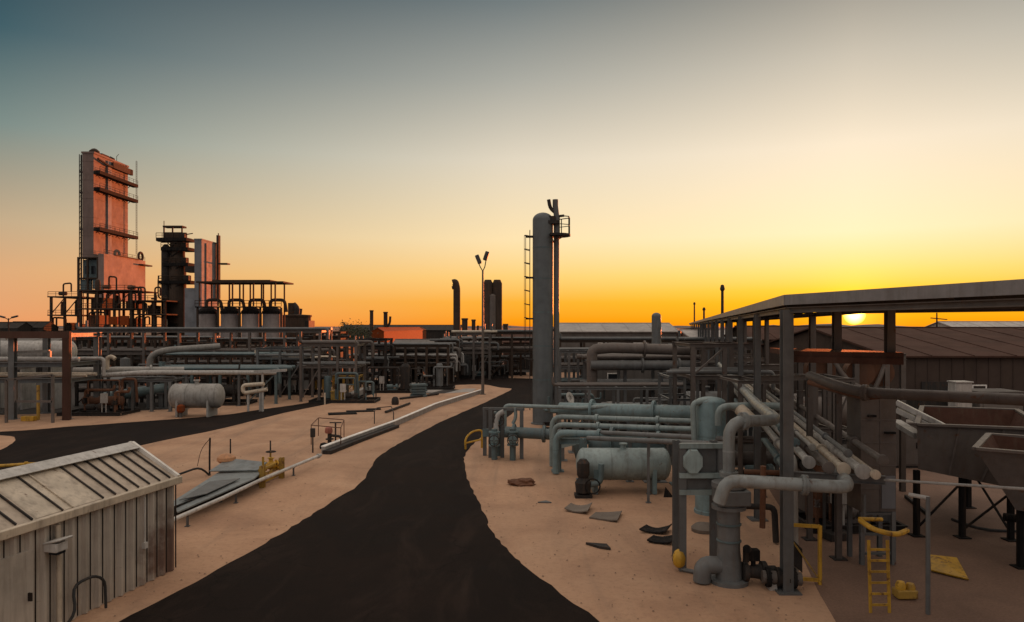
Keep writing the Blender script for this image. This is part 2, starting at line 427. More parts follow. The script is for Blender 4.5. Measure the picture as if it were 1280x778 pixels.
M['hill'] = yardm('far_hill', (.10,.08,.085), (.15,.12,.12))

# ------------------------------------------------------------------ ground
rnd = random.Random(7)
def smooth_outline(pts, k=8, jit=.0, seed=1):
    r = random.Random(seed); out = []; n = len(pts)
    for i in range(n):
        p0, p1, p2, p3 = pts[i-1], pts[i], pts[(i+1)%n], pts[(i+2)%n]
        for j in range(k):
            t = j/k
            q = 0.5*((2*p1) + (p2-p0)*t + (2*p0-5*p1+4*p2-p3)*t*t + (3*p1-p0-3*p2+p3)*t**3)
            out.append(q + Vector((r.uniform(-jit,jit), r.uniform(-jit,jit), 0)))
    return out
def sheet(name, px, z, mat, k=8, jit=.06, seed=1, world=False):
    pts = [Vector((*p, 0)) if world else G(*p) for p in px]
    # ease long gaps so the spline does not overshoot
    dens = []
    for i, p in enumerate(pts):
        q = pts[(i+1) % len(pts)]; m = max(1, int((q-p).length/12))
        dens += [p.lerp(q, j/m) for j in range(m)]
    o = smooth_outline(dens, k, jit, seed)
    tri = tessellate_polygon([[Vector((p.x,p.y,0)) for p in o]])
    mb = MB(); mb.add([(p.x,p.y,z) for p in o], [tuple(t) for t in tri])
    return struct(mb, name, mat, smooth=False)

mb = MB(); mb.add([(-9000,-300,0),(9000,-300,0),(9000,12000,0),(-9000,12000,0)], [(0,1,2,3)]); struct(mb, 'ground', M['sand'], smooth=False)
# dark sheets: shade among the plant put into the ground colour
sheet('plant_yard_shade', [(-160,62),(-60,55)]+[tuple(G(*q)[:2]) for q in ((80,517),(150,515),(206,512),(250,504),(300,495),(400,485),(455,479),(482,470),(560,467.5),(640,466))]+[(30,112),(60,108),(120,120),(160,300),(0,330),(-200,330),(-230,150)], .004, M['yard'], 4, .3, 3, world=True)
sheet('middle_yard_shade', [(7.5,48),(5,40),(13,36),(26,44),(60,44),(90,96),(20,98),(4,80),(3.5,64)], .004, M['yard'], 4, .2, 4, world=True)
sheet('paved_area', [(1045,778),(1022,738),(1000,690),(985,650),(960,610),(1010,580),(1120,560),(1400,560),(1700,700),(1500,1000),(1130,960)], .004, M['pad'], 1, 0, 5)
main_px = [(-60,900),(40,838),(150,778),(240,730),(330,680),(380,650),(416,627),(452,603),(471,574),(493,558),(520,544),(557,525),(596,508),(620,497),(638,488),
           (645,481),(700,481),(730,487),(690,500),(662,508),(645,514),(625,529),(602,546),(584,564),(580,577),(584,599),(595,621),(605,642),(614,664),(636,690),(665,716),(750,778),(840,845),(880,900)]
sheet('main_road', main_px, .012, M['asphalt'], 6, .05, 11)
side_px = [(-700,556),(-250,548),(0,540),(81,534),(206,525),(280,519),(320,513),(383,504),(430,493),(462,482),(500,474.5),(560,471),(665,473.5),(760,476),(900,478),
           (900,484),(760,487),(640,486),(603,480.8),(544,482.6),(501,483.5),(470,492),(439,499.5),(357,516),(280,535.5),(177,557),(130,577),(60,612),(-60,690),(-500,700)]
sheet('side_road', side_px, .008, M['asphalt'], 4, .05, 12)
sheet('sand_verge', [(-40,545),(6,545),(19,548),(14,555),(0,563),(-40,575)], .016, M['sand'], 4, .04, 13)
sheet('sand_mound', [(664,509),(690,506),(700,520),(690,536),(648,536),(640,527),(648,516)], .016, M['sand'], 4, .03, 14)
sheet('wet_patch', [(520,488),(540,486.5),(570,487),(578,489),(556,492),(530,492)], .006, M['yard'], 4, .08, 15)
# hills on the horizon, to the right
def hills(name, x0, x1, Y, prof, depth=600):
    mb = MB(); n = len(prof); vs = []
    for j, yy in enumerate((0, .45, 1)):
        for i, h in enumerate(prof):
            vs.append((x0+(x1-x0)*i/(n-1), Y+depth*yy, -1 if yy != .45 else h))
    fs = [(j*n+i, j*n+i+1, (j+1)*n+i+1, (j+1)*n+i) for j in range(2) for i in range(n-1)]
    mb.add(vs, fs); return struct(mb, name, M['hill'])
pr = [3+11*max(0, math.sin(i*.21-.4))*(.75+.25*math.sin(i*1.7)) + 1.2*math.sin(i*2.9) for i in range(60)]
hills('hills', 450, 2600, 1500, pr)
pr2 = [5+4*math.sin(i*.33)+2*math.sin(i*1.3+1) for i in range(80)]
hills('low_hills', -3000, 700, 2600, pr2)

# ------------------------------------------------------------------ builders
def handrail_mb(pts, h=1.05, r=.024, step=1.4):
    mb = MB(); pts = [Vector(p) for p in pts]
    up = Vector((0,0,h)); mid = Vector((0,0,h*.52))
    for p, q in zip(pts, pts[1:]):
        mb.tube([p+up, q+up], r, 6); mb.tube([p+mid, q+mid], r*.8, 6)
        k = max(1, round((q-p).length/step))
        for i in range(k+1): mb.tube([p.lerp(q, i/k), p.lerp(q, i/k)+up], r, 6)
    return mb
def ladder_mb(p, top, w=.45, d=(1,0,0), r=.025, step=.3):
    mb = MB(); p = Vector(p); d = Vector(d).normalized()*(w/2); h = top - p.z
    for s_ in (-1,1): mb.tube([p+d*s_, p+d*s_+Vector((0,0,h))], r, 6)
    z = step
    while z < h: mb.tube([p-d+Vector((0,0,z)), p+d+Vector((0,0,z))], r*.7, 5); z += step
    return mb
def lattice_mb(p, q, w, r=.04, up=Vector((0,0,1))):
    mb = MB(); p, q = Vector(p), Vector(q); l = (q-p).length; k = max(1, int(l/w)); h = up*w
    mb.bar(p, q, r*2); mb.bar(p+h, q+h, r*2)
    for i in range(k): mb.bar(p.lerp(q,i/k), p.lerp(q,(i+1)/k)+h, r*1.4) if i%2 else mb.bar(p.lerp(q,i/k)+h, p.lerp(q,(i+1)/k), r*1.4)
    return mb
def flange_mb(c, d, r, t=.05):
    d = Vector(d).normalized(); c = Vector(c); mb = MB(); R_ = r*1.55
    mb.lathe([(r,-t*1.5),(R_,-t*1.3),(R_,-.008),(R_*.96,-.008),(R_*.96,.008),(R_,.008),(R_,t*1.3),(r,t*1.5)], c, d, 18)
    ring, _ = mb.ring(c, d, r*1.3, 8)
    for p in ring: mb.cyl(p-d*t*1.9, p+d*t*1.9, r*.1, n=6)
    return mb
def pipe(label, pts, r, mat, flanges=(), n=14, bend=None, name='process_pipe', cat='pipe', group=None, supports=()):
    pts = [Vector(p) for p in pts]
    if not flanges and not supports:
        return S(MB().tube(pts, r, n, bend), name, mat, label, cat, group)
    root = T(name, label, cat, (pts[0].x, pts[0].y, min(p.z for p in pts)), group)
    MB().tube(pts, r, n, bend).build('pipe_run', mat, root)
    for seg, t in flanges:
        c = pts[seg].lerp(pts[seg+1], t); flange_mb(c, pts[seg+1]-pts[seg], r).build('flange', mat, root)
    for s_ in supports:
        seg, t = s_[:2]; c = pts[seg].lerp(pts[seg+1], t); m = MB()
        m.ibeam((c.x,c.y,.02),(c.x,c.y,c.z-r), r*.9, r*.9); m.box(c.x-r, c.x+r, c.y-r, c.y+r, .0, .03); m.obox((c.x,c.y,c.z-r*.9),(r*1.6,r*1.6,r*.3))
        m.build('support', M['grey'], root)
    if r >= .1 and max(p.y for p in pts) < 64:                 # seams of the pipe's cladding
        k = 0
        for a, b in zip(pts, pts[1:]):
            l = (b-a).length; q = max(1.1, 4.5*r); s_ = q
            while s_ < l-.5 and k < 9:
                c = a.lerp(b, s_/l); MB().lathe([(r*.98,-.025),(r*1.03,-.022),(r*1.03,.022),(r*.98,.025)], c, b-a, n).build('cladding_band', mat, root); s_ += q; k += 1
    return root
def valve(root, c, axis, r, mat, wheel=True, up=(0,0,1)):
    c = Vector(c); d = Vector(axis).normalized(); u = Vector(up); m = MB()
    m.lathe([(r*1.5,-r*1.9),(r*1.5,-r*1.5),(r*.9,-r*1.4),(r*1.25,0),(r*.9,r*1.4),(r*1.5,r*1.5),(r*1.5,r*1.9)], c, d, 14)
    m.cyl(c, c+u*r*2.2, r*.62, n=10); m.lathe([(r*.95,0),(r*.95,r*.25)], c+u*r*2.0, u, 10); m.cyl(c+u*r*2.2, c+u*r*4.1, r*.16, n=6)
    o = m.build('valve', mat, root)
    if wheel:
        w = MB(); k = c+u*r*3.9; w.torus(k, u, r*1.35, r*.14, 16, 6)
        ring, _ = w.ring(k, u, r*1.3, 4)
        for i in range(2): w.tube([ring[i], ring[i+2]], r*.1, 5)
        w.build('handwheel', M['redpaint'] if wheel == 2 else M['dark'], o)
    return o
def htank(label, c, length, r, mat, axis=(1,0,0), legs=2, name='horizontal_vessel', cat='vessel', head=.45, nozzles=2, band=True, group=None, legmat=None, manway=True):
    c = Vector(c); d = Vector(axis).normalized(); side = Vector((-d.y,d.x,0)); root = T(name, label, cat, (c.x,c.y,0), group)
    h = r*head; l = length/2; prof = []
    for i in range(6): a = i/5*math.pi/2; prof.append((r*math.sin(a), -l-h*math.cos(a)))
    prof += [(r, l)]
    for i in range(1,6): a = i/5*math.pi/2; prof.append((r*math.cos(a), l+h*math.sin(a)))
    MB().lathe(prof, c, d, 28).build('shell', mat, root)
    if band:
        for t in (-l, -l*.33, l*.4, l): MB().lathe([(r*.99,-.03),(r*1.012,-.03),(r*1.012,.03),(r*.99,.03)], c+d*t, d, 28).build('seam_band', mat, root)
    for i in range(legs):
        t = -l*.72 + 1.44*l*i/(legs-1); p = c + d*t; m = MB()
        zb = c.z - r*.55; w = r*.86
        q = [p - side*w, p + side*w]
        m.extrude([Vector((q[0].x,q[0].y,0.02))-d*.09, Vector((q[1].x,q[1].y,.02))-d*.09, Vector((q[1].x,q[1].y,zb))-d*.09, Vector((q[0].x,q[0].y,zb))-d*.09], .18 if d.x > .5 else .18)
        for e in q: m.bar(Vector((e.x,e.y,.02)), Vector((e.x,e.y,c.z-.1*r)), .16)
        m.build('saddle', legmat or mat, root)
    for i in range(nozzles):
        t = -l*.5 + l*1.0*i/max(1,nozzles-1) if nozzles > 1 else 0; p = c + d*t
        MB().cyl(p+Vector((0,0,r*.9)), p+Vector((0,0,r*1.25)), r*.17, n=12).lathe([(r*.27,0),(r*.27,r*.09)], p+Vector((0,0,r*1.22)), (0,0,1), 12).build('nozzle', mat, root)
    return root
def vtank(label, x, y, r, h, mat, name='vertical_vessel', cat='vessel', skirt=.0, head=.5, bands=3, group=None, n=28, z0=0):
    root = T(name, label, cat, (x,y,z0), group); prof = [(r*1.08,0),(r*1.08,.12),(r,.14)]
    for i in range(8): a = i/7*math.pi/2; prof.append((r*math.cos(a), h-r*head+r*head*math.sin(a)))
    MB().lathe(prof, (x,y,z0), (0,0,1), n).build('shell', mat, root)
    for i in range(bands):
        z = z0+h*(i+1)/(bands+1); MB().lathe([(r*.99,-.035),(r*1.012,-.035),(r*1.012,.035),(r*.99,.035)], (x,y,z), (0,0,1), n).build('seam_band', mat, root)
    return root
def rack(label, x0, x1, Y, depth, nb, levels, mat, w=.25, pipes=(), brace=(), name='pipe_rack', cat='pipe rack', bh=None, rail=None, group=None, rows=2, skew=0.0, seed=0):
    """steel frame: posts, beams per level, and the pipes clamped to it.  pipes: (level index, count, radius, material)"""
    r = random.Random(seed); root = T(name, label, cat, ((x0+x1)/2, Y, 0), group); bh = bh or w; top = max(levels)
    xs = [x0+(x1-x0)*i/nb for i in range(nb+1)]; ys = [Y, Y+depth][:rows]
    sk = lambda x: (x-x0)*skew
    for x in xs:
        for y in ys:
            m = MB(); m.ibeam((x,y+sk(x),.02),(x,y+sk(x),top-bh/2-.003), w, w); m.box(x-w*.8,x+w*.8,y+sk(x)-w*.8,y+sk(x)+w*.8,0,.025); m.build('post', mat, root)
    for z in levels:
        for y in ys: MB().ibeam((x0-w*.7,y+sk(x0),z),(x1+w*.7,y+sk(x1),z), w*.85, bh).build('beam', mat, root)
        if rows == 2:
            for x in xs: MB().ibeam((x,Y+sk(x)+w*.5,z-.004),(x,Y+depth+sk(x)-w*.5,z-.004), w*.7, bh*.8).build('cross_beam', mat, root)
    for i, lv in brace:
        za, zb = ([0.05]+sorted(levels))[lv], sorted(levels)[lv]
        MB().bar((xs[i],Y-.02+sk(xs[i]),za+.1),(xs[i+1],Y-.02+sk(xs[i+1]),zb-.1), w*.4).build('brace', mat, root)
    for lv, k, rad, pm in pipes:
        z = levels[lv]+bh/2+rad+.01
        for i in range(k):
            y = Y + depth*(i+.6)/(k+.2); e0, e1 = r.uniform(-.3,1.2), r.uniform(-.3,1.2); pts = [(x0-e0,y+sk(x0-e0),z),(x1+e1,y+sk(x1+e1),z)]
            if r.random() < .4: pts.append((x1+e1,y+sk(x1+e1), z-r.uniform(.8,1.6)))
            if r.random() < .3: pts.insert(0, (x0-e0,y+sk(x0-e0), z+r.uniform(.5,1.0)))
            MB().tube(pts, rad*r.uniform(.8,1.15), 10).build('pipe', pm, root)
    if rail: handrail_mb([(x0,Y,top+bh/2),(x1,Y,top+bh/2)], 1.05, .03, 2.2).build('handrail', M['warmgrey'] if rail is True else M[rail], root)
    return root
def skid(label, cx, cy, w, d, seed, mat, pm=None, name='equipment_skid', cat='skid', tall=2.4, group=None):
    """process module: base frame, a vessel, a motor driven pump, looped piping with valves, a control panel"""
    r = random.Random(seed); root = T(name, label, cat, (cx,cy,0), group); pm = pm or mat
    x0, x1, y0, y1 = cx-w/2, cx+w/2, cy-d/2, cy+d/2; m = MB()
    for y in (y0,y1): m.ibeam((x0,y,.14),(x1,y,.14),.16,.26)
    for i in range(5): m.ibeam((x0+w*i/4,y0+.09,.14),(x0+w*i/4,y1-.09,.14),.12,.2)
    m.build('base_frame', M['dark'], root)
    rr_ = r.uniform(.32,.55); vx = x0 + w*r.choice((.2,.3,.72))
    if r.random() < .5:
        prof = [(rr_,.27)] + [(rr_*math.cos(a*math.pi/10), tall*r.uniform(.85,.95)-rr_*.5+rr_*.5*math.sin(a*math.pi/10)) for a in range(6)]
        MB().lathe(prof, (vx,cy+d*.2,0), (0,0,1), 20).build('vessel', pm, root)
    else:
        c = Vector((cx,cy+d*.18,.27+rr_+.35)); l = w*.3; prof = [(0,-l-rr_*.4),(rr_*.7,-l-rr_*.3),(rr_,-l),(rr_,l),(rr_*.7,l+rr_*.3),(0,l+rr_*.4)]
        MB().lathe(prof, c, (1,0,0), 20).build('vessel', pm, root)
        for s_ in (-1,1): MB().box(c.x+s_*l*.7-.07,c.x+s_*l*.7+.07,c.y-rr_*.8,c.y+rr_*.8,.27,c.z-rr_*.6).build('saddle', mat, root)
    px_ = x0 + w*r.uniform(.45,.6); c = Vector((px_, y0+d*.25, .62))
    m = MB(); m.lathe([(.12,-.55),(.24,-.5),(.25,.1),(.2,.14),(.1,.16),(.1,.4),(.28,.42),(.3,.62),(.22,.7)], c, (1,0,0), 16); m.box(c.x-.45,c.x+.6,c.y-.2,c.y+.2,.27,.4); m.build('pump', M['tealdark'] if r.random() < .4 else mat, root)
    for i in range(r.randint(3,5)):
        a = x0+w*r.uniform(.05,.9); b = min(x1-.1, a+w*r.uniform(.15,.5)); y = y0+d*r.uniform(.05,.9); zt = tall*r.uniform(.45,1.05); pr_ = r.choice((.06,.08,.11))
        MB().tube([(a,y,.27),(a,y,zt),(b,y,zt),(b,y+r.uniform(-.1,.3),zt*.3 if r.random() < .6 else zt*1.2)], pr_, 8).build('pipe', pm, root)
        if r.random() < .7: valve(root, (a,y,zt*.55), (0,0,1), pr_*1.1, mat, True, up=(0,-1,0))
    if r.random() < .6:
        a = x0+w*r.uniform(.05,.7); m = MB(); m.box(a,a+.5,y0-.02,y0+.16,1.0,1.75); m.box(a+.06,a+.12,y0+.04,y0+.1,.26,1.0); m.box(a+.38,a+.44,y0+.04,y0+.1,.26,1.0); m.build('control_panel', M['pale'], root)
    return root
def shed(label, x0, x1, y0, y1, ze, zr, wall, roof, name='building', cat='building', ridge='x', doors=(), windows=(), over=.35, group=None):
    root = T(name, label, cat, ((x0+x1)/2,(y0+y1)/2,0), group); m = MB()
    if ridge == 'x':
        ym = (y0+y1)/2; sec = [(y0,0),(y1,0),(y1,ze),(ym,zr-.05),(y0,ze)]
        m.add([(x0,*p) for p in sec]+[(x1,*p) for p in sec], [tuple(range(4,-1,-1)),tuple(range(5,10))]+[(i,(i+1)%5,(i+1)%5+5,i+5) for i in range(5)])
        rm = MB(); k = max(3,int((x1-x0)/3.0)); sl = (zr-ze)/(ym-y0); t = .12
        for ya, za, yb, zb in ((y0-over, ze-over*sl, ym, zr), (y1+over, ze-over*sl, ym, zr)):
            rm.add([(x0-over,ya,za),(x1+over,ya,za),(x1+over,yb,zb),(x0-over,yb,zb),(x0-over,ya,za+t),(x1+over,ya,za+t),(x1+over,yb,zb+t),(x0-over,yb,zb+t)],
                   [(3,2,1,0),(4,5,6,7),(0,1,5,4),(1,2,6,5),(2,3,7,6),(3,0,4,7)])
        for i in range(k+1):
            x = x0-over+.05+(x1-x0+2*over-.1)*i/k; rm.bar((x,y0-over-.01,ze-over*sl+t+.02),(x,ym,zr+t+.02),.07,.06)
        rm.bar((x0-over-.02,ym,zr+t+.03),(x1+over+.02,ym,zr+t+.03),.4,.1)
    else:
        xm = (x0+x1)/2; sec = [(x0,0),(x1,0),(x1,ze),(xm,zr-.05),(x0,ze)]; t = .12; sl = (zr-ze)/(xm-x0); rm = MB()
        m.add([(p[0],y0,p[1]) for p in sec]+[(p[0],y1,p[1]) for p in sec], [tuple(range(5)),tuple(range(9,4,-1))]+[(i,i+5,(i+1)%5+5,(i+1)%5) for i in range(5)])
        for xa in (x0-over, x1+over):
            za = ze-over*sl; rm.add([(xa,y0-over,za),(xa,y1+over,za),(xm,y1+over,zr),(xm,y0-over,zr),(xa,y0-over,za+t),(xa,y1+over,za+t),(xm,y1+over,zr+t),(xm,y0-over,zr+t)],
                   [(3,2,1,0),(4,5,6,7),(0,1,5,4),(1,2,6,5),(2,3,7,6),(3,0,4,7)])
        rm.bar((xm,y0-over-.02,zr+t),(xm,y1+over+.02,zr+t),.4,.1)
    k = max(2,int((x1-x0)/.9))
    for i in range(1,k): m.bar((x0+(x1-x0)*i/k,y0-.02,.05),(x0+(x1-x0)*i/k,y0-.02,ze-.06),.06,.05)
    m.build('wall', wall, root); rm.build('roof', roof, root)
    for dx, dw, dh in doors:
        q = MB().box(dx,dx+dw,y0-.12,y0-.055,.0,dh).build('door', M['dark'], root)
    for wx, ww, wz, wh in windows:
        q = MB(); f = .09
        q.box(wx-f,wx+ww+f,y0-.13,y0-.06,wz-f,wz); q.box(wx-f,wx+ww+f,y0-.13,y0-.06,wz+wh,wz+wh+f); q.box(wx-f,wx,y0-.13,y0-.06,wz,wz+wh); q.box(wx+ww,wx+ww+f,y0-.13,y0-.06,wz,wz+wh)
        w_ = q.build('window', M['whitetrim'], root); MB().box(wx,wx+ww,y0-.1,y0-.08,wz,wz+wh).build('pane', M['glass'], w_)
    return root
V = Vector

# ------------------------------------------------------------------ near left: the sheet metal shed
def big_shed():
    c = Vector((-9.74, 21.05, 0)); u = Vector((-1.16,-5.47,0)).normalized(); n = Vector((u.y,-u.x,0)); n = Vector((-.978,.207,0)).normalized()
    Lh, ze, zr, hw = 13.0, 2.60, 3.43, 1.44
    root = T('metal_shed', 'grey ribbed sheet metal shed with shallow gabled roof beside the sand and road', 'shed', (-10.9,15.0,0))
    P = lambda a, b, z: c + u*a + n*b + Vector((0,0,z))
    m = MB(); sec = [(0,0),(2*hw,0),(2*hw,ze),(hw,zr-.06),(0,ze)]
    m.add([P(.05,b+.0,z) for b,z in sec]+[P(Lh,b,z) for b,z in sec], [tuple(range(5)),tuple(range(9,4,-1))]+[(i,i+5,(i+1)%5+5,(i+1)%5) for i in range(5)])
    # trapezoid ribs on the long face
    k = int(Lh/.40)
    for i in range(k+1):
        a = .12+i*.40+random.Random(i).uniform(-.02,.02); w = .075
        q = [(a-w,0),(a-w*.45,-.085),(a+w*.45,-.085),(a+w,0)]
        vs = [P(x,y-.001,z) for z in (.02,ze-.02) for x,y in q]
        m.add(vs, [(0,1,5,4),(1,2,6,5),(2,3,7,6),(0,3,2,1),(4,5,6,7)])
    m.build('wall', M['shedwall'], root)
    for i in range(k+1):
        a = .12+i*.40-.2; MB().bar(P(a,-.006,.03), P(a,-.006,ze-.1), .035, .014).build('seam_strip', M['dark'], root)
    rm = MB(); t = .05; ov = .05; sl = (zr-ze)/hw
    for b0, z0, b1, z1 in ((-ov,ze-ov*sl+.04,hw,zr+.04),(2*hw+ov,ze-ov*sl+.04,hw,zr+.04)):
        rm.add([P(-.03,b0,z0),P(Lh,b0,z0),P(Lh,b1,z1),P(-.03,b1,z1),P(-.03,b0,z0+t),P(Lh,b0,z0+t),P(Lh,b1,z1+t),P(-.03,b1,z1+t)],
               [(3,2,1,0),(4,5,6,7),(0,1,5,4),(1,2,6,5),(2,3,7,6),(3,0,4,7)])
    sm = MB()
    for i in range(int(Lh/.42)+1):
        a = .22+i*.42
        if 2.8 < a < 4.7 and i % 3: continue
        for s_ in (0,1):
            b0 = -ov if not s_ else 2*hw+ov
            MB().bar(P(a,b0,ze-ov*sl+.04+t+.025), P(a,hw,zr+.04+t+.025), .035, .05).build('roof_seam', M['dark'], root)
    roof = rm.build('roof', M['shedroof'], root)
    rp = MB()                                                       # newer pale sheets let into the roof
    rp.add([P(2.75,-ov+.02,ze-ov*sl+.02*sl+.098),P(4.72,-ov+.02,ze-ov*sl+.02*sl+.098),P(4.72,hw-.1,zr-.1*sl+.098),P(2.75,hw-.1,zr-.1*sl+.098)], [(0,1,2,3)])
    rp.bar(P(3.7,-ov,ze-ov*sl+.125),P(3.7,hw,zr+.125),.03,.03)
    rp.build('replaced_roof_sheet', M['cream'], root)
    rc = MB()
    rc.extrude([P(-.08,hw,zr+.17),P(Lh,hw,zr+.17),P(Lh,hw-.30,zr+.17-.26*sl),P(-.08,hw-.30,zr+.17-.26*sl)], .02)
    rc.extrude([P(-.08,hw,zr+.172),P(-.08,hw+.30,zr+.172-.26*sl),P(Lh,hw+.30,zr+.172-.26*sl),P(Lh,hw,zr+.172)], .02)
    rc.build('ridge_cap', M['pale'], root)
    v = MB()
    for b0 in (-ov-.04, 2*hw+ov+.04): v.bar(P(-.06,b0,ze-ov*sl+.07), P(-.06,hw,zr+.13), .09, .17)
    v.build('verge_trim', M['whitetrim'], root)
    g = MB(); g.obox(P(Lh/2-.1,-ov-.07,ze-ov*sl+.0),(.13,Lh+.1,.2),rz=math.atan2(u.y,u.x)-math.pi/2); g.build('gutter', M['cream'], root, bevel=.02)
    cd = MB(); cd.bar(P(1.3,-.075,1.15),P(1.3,-.075,2.38),.05,.05); cd.obox(P(1.3,-.09,1.08),(.12,.1,.16),rz=math.atan2(u.y,u.x)); cd.build('conduit', M['pale'], root)
    dp = MB(); dp.tube([P(4.2,-ov-.06,2.4),P(4.2,-ov-.06,2.1),P(4.2,-.14,1.9),P(4.2,-.14,.1),P(4.2,-.34,.06)], .055, 10); dp.build('downpipe', M['cream'], root)
    lb = MB(); lb.obox(P(4.42,-.26,1.98),(.34,.34,.2),rz=math.atan2(u.y,u.x)); lb.obox(P(4.40,-.30,2.12),(.42,.46,.05),rz=math.atan2(u.y,u.x),rx=.25)
    l_ = lb.build('wall_lamp', M['pale'], root, bevel=.02); lc = MB(); lc.obox(P(4.42,-.30,1.85),(.24,.22,.06),rz=math.atan2(u.y,u.x)); lc.build('lamp_glass', M['glass'], l_)
    d = MB(); d.obox(P(5.35,-.04,1.02),(1.0,.1,2.04),rz=math.atan2(u.y,u.x)); dd = d.build('door', M['shedwall'], root)
    h = MB(); h.obox(P(4.98,-.13,1.02),(.04,.1,.18),rz=math.atan2(u.y,u.x)); h.build('handle', M['black'], dd)
    jb = MB(); jb.obox(P(5.95,-.09,2.05),(.16,.14,.3),rz=math.atan2(u.y,u.x)); jb.build('switch_box', M['black'], root)
    return P
SP = big_shed()
S(MB().tube([SP(3.0,-.35,.05),SP(3.0,-.32,.75),SP(3.3,-.28,.95),SP(3.9,-.22,.9),SP(4.1,-.5,.35),SP(4.4,-.4,.06)], .035, 8, .25), 'hose', M['rubber'], 'black hose looping up against the ribbed shed wall', 'hose')

r_ = T('guard_rail', 'yellow pipe guard rail behind the shed roof at the road edge', 'guard rail', (-20.5,31,0))
m = MB(); m.tube([(-24.5,29.5,1.12),(-20.6,31,1.15),(-18.2,31.8,1.12),(-18.05,31.9,.95)],.07,10,.5); m.build('rail', M['yellow'], r_)
for x, y in ((-24,29.7),(-20.6,31),(-18.05,31.9)): MB().cyl((x,y,0),(x,y,1.25 if x == -20.6 else 1.1),.075).build('post', M['yellow'], r_)

# ------------------------------------------------------------------ sand island between the roads
pa, pb = G(218,636,.3), G(401,569,.3)
# low trough with loose grey cover plates, next to the shed
def trough():
    root = T('covered_pipe_trough', 'long low trough under loose grey cover sheets beyond the shed corner', 'pipe trough', G(270,608))
    q = [G(214,628,.55),G(285,583,.55),G(332,586,.6),G(318,598,.62),G(222,640,.5)]
    m = MB(); m.extrude(q, .05); m.build('cover_sheet', M['galv'], root)
    m = MB(); m.extrude([G(262,590,.62),G(286,574,.9),G(334,579,.9),G(322,589,.66)][::-1], .05); m.build('raised_cover_sheet', M['galv'], root)
    m = MB(); m.extrude([G(224,625,.66),G(262,602,.68),G(300,598,.69),G(258,617,.66)], .03); m.build('loose_sheet', M['grey'], root)
    m = MB(); e = [G(216,640,.42),G(290,610,.42),G(330,592,.42)]
    for a, b in zip(e, e[1:]): m.bar(a, b, .06, .34)
    m.build('side_wall', M['black'], root)
    for px, py in ((240,640),(276,628),(300,604)):
        a = G(px,py); a.z = 0; MB().ibeam((a.x,a.y,0),(a.x,a.y,.5),.1,.1).build('leg', M['grey'], root)
trough()
S(MB().lathe([(0,0),(.28,.03),(.42,.16),(.40,.30),(.26,.42),(0,.47)], G(283,594,.2)+Vector((0,0,.52)), (0,0,1), 18), 'float_ball', M['dome'], 'dull orange ball float lying on the grey cover sheets', 'float')
pipe('long pale pipe running low along the near side of the sand island', [G(212,652,.45),G(280,622,.45),G(326,600,.45),G(401,569,.42)], .075, M['pale'], supports=((0,.3),(1,.3),(2,.5)), flanges=((2,.95),))
def lowwall():
    root = T('low_kerb_wall', 'long low pale concrete kerb wall crossing the sand island', 'kerb wall', G(540,515))
    pts = [G(404,567),G(440,553),G(491,534),G(545,510),G(601,492)]
    m = MB()
    for a, b in zip(pts, pts[1:]): m.bar(a+Vector((0,0,.18)), b+Vector((0,0,.18)), .22, .36)
    m.build('wall', M['concrete'], root)
    m = MB()
    for a, b in zip(pts[:3], pts[1:3]): m.bar(a+Vector((.26,-.3,.10)), b+Vector((.26,-.3,.10)), .5, .2)
    m.build('dark_strip', M['dark'], root)  # low dark strip along the near foot of the wall
    m = MB()
    for a, b in zip(pts, pts[1:]): m.bar(a+Vector((0,0,.385)), b+Vector((0,0,.385)), .26, .045)
    m.build('coping', M['whitetrim'], root)
lowwall()
def yvalve():
    b = G(333,606); root = T('yellow_valve_station', 'yellow valve manifold on short legs straddling the pale pipe', 'valve manifold', b)
    for px, py in ((328,610),(352,598)):
        a = G(px,py); m = MB(); m.ibeam(a, a+Vector((0,0,.95)), .22, .18); m.build('post', M['yellowdull'], root)
    a, c = G(324,608), G(354,594)
    for z in (.12,.42,.68): MB().bar(a+Vector((0,0,z)), c+Vector((0,0,z)), .1, .1).build('rung', M['yellowdull'], root)
    valve(root, (a+c)/2+Vector((-.15,.35,.62)), (1,.8,0), .16, M['yellow'], 1)
    m = MB(); m.cyl(a+Vector((.1,.2,0)), a+Vector((.1,.2,1.25)), .05); m.build('stem', M['yellow'], root)
yvalve()
def stand():
    b = G(411,556); root = T('caged_valve_stand', 'valve stand with pink cap inside a thin loop of guard rail on the sand', 'valve stand', b)
    W = [G(389,556),G(426,560),G(430,548),G(398,545)]
    m = MB(); t = [p+Vector((0,0,1.15)) for p in W]; m.tube(t+[t[0]], .028, 6, .2)
    for p in W: m.cyl(p, p+Vector((0,0,1.15)), .026, n=6)
    m.build('guard_loop', M['rust'], root)
    m = MB(); c = G(412,556); m.cyl(c, c+Vector((0,0,.7)), .12); m.lathe([(.24,0),(.24,.06)], c+Vector((0,0,.3)), (0,0,1), 12); m.tube([c+Vector((0,0,.55)), c+Vector((.7,-.1,.5)), c+Vector((.75,-.1,0))], .08, 8); m.build('valve_body', M['dark'], root)
    m = MB(); m.lathe([(.2,0),(.24,.12),(.2,.32),(.07,.40),(0,.42)], c+Vector((-.05,0,.68)), (0,0,1), 14); m.build('cap', M['redpaint'], root)
    m = MB(); m.cyl(c+Vector((.35,0,0)), c+Vector((.35,0,1.3)), .05, n=8); m.obox(c+Vector((.35,0,1.3)), (.7,.08,.06)); m.build('stem', M['dark'], root)
stand()
def marker(px, py, h, label, head=False, mat='dark'):
    b = G(px,py); root = T('marker_post', label, 'marker post', b); MB().cyl(b, b+Vector((0,0,h)), .045, .035, 8).build('post', M[mat], root)
    if head: MB().obox(b+Vector((0,0,h)), (.26,.14,.5)).build('head', M[mat], root, bevel=.03)
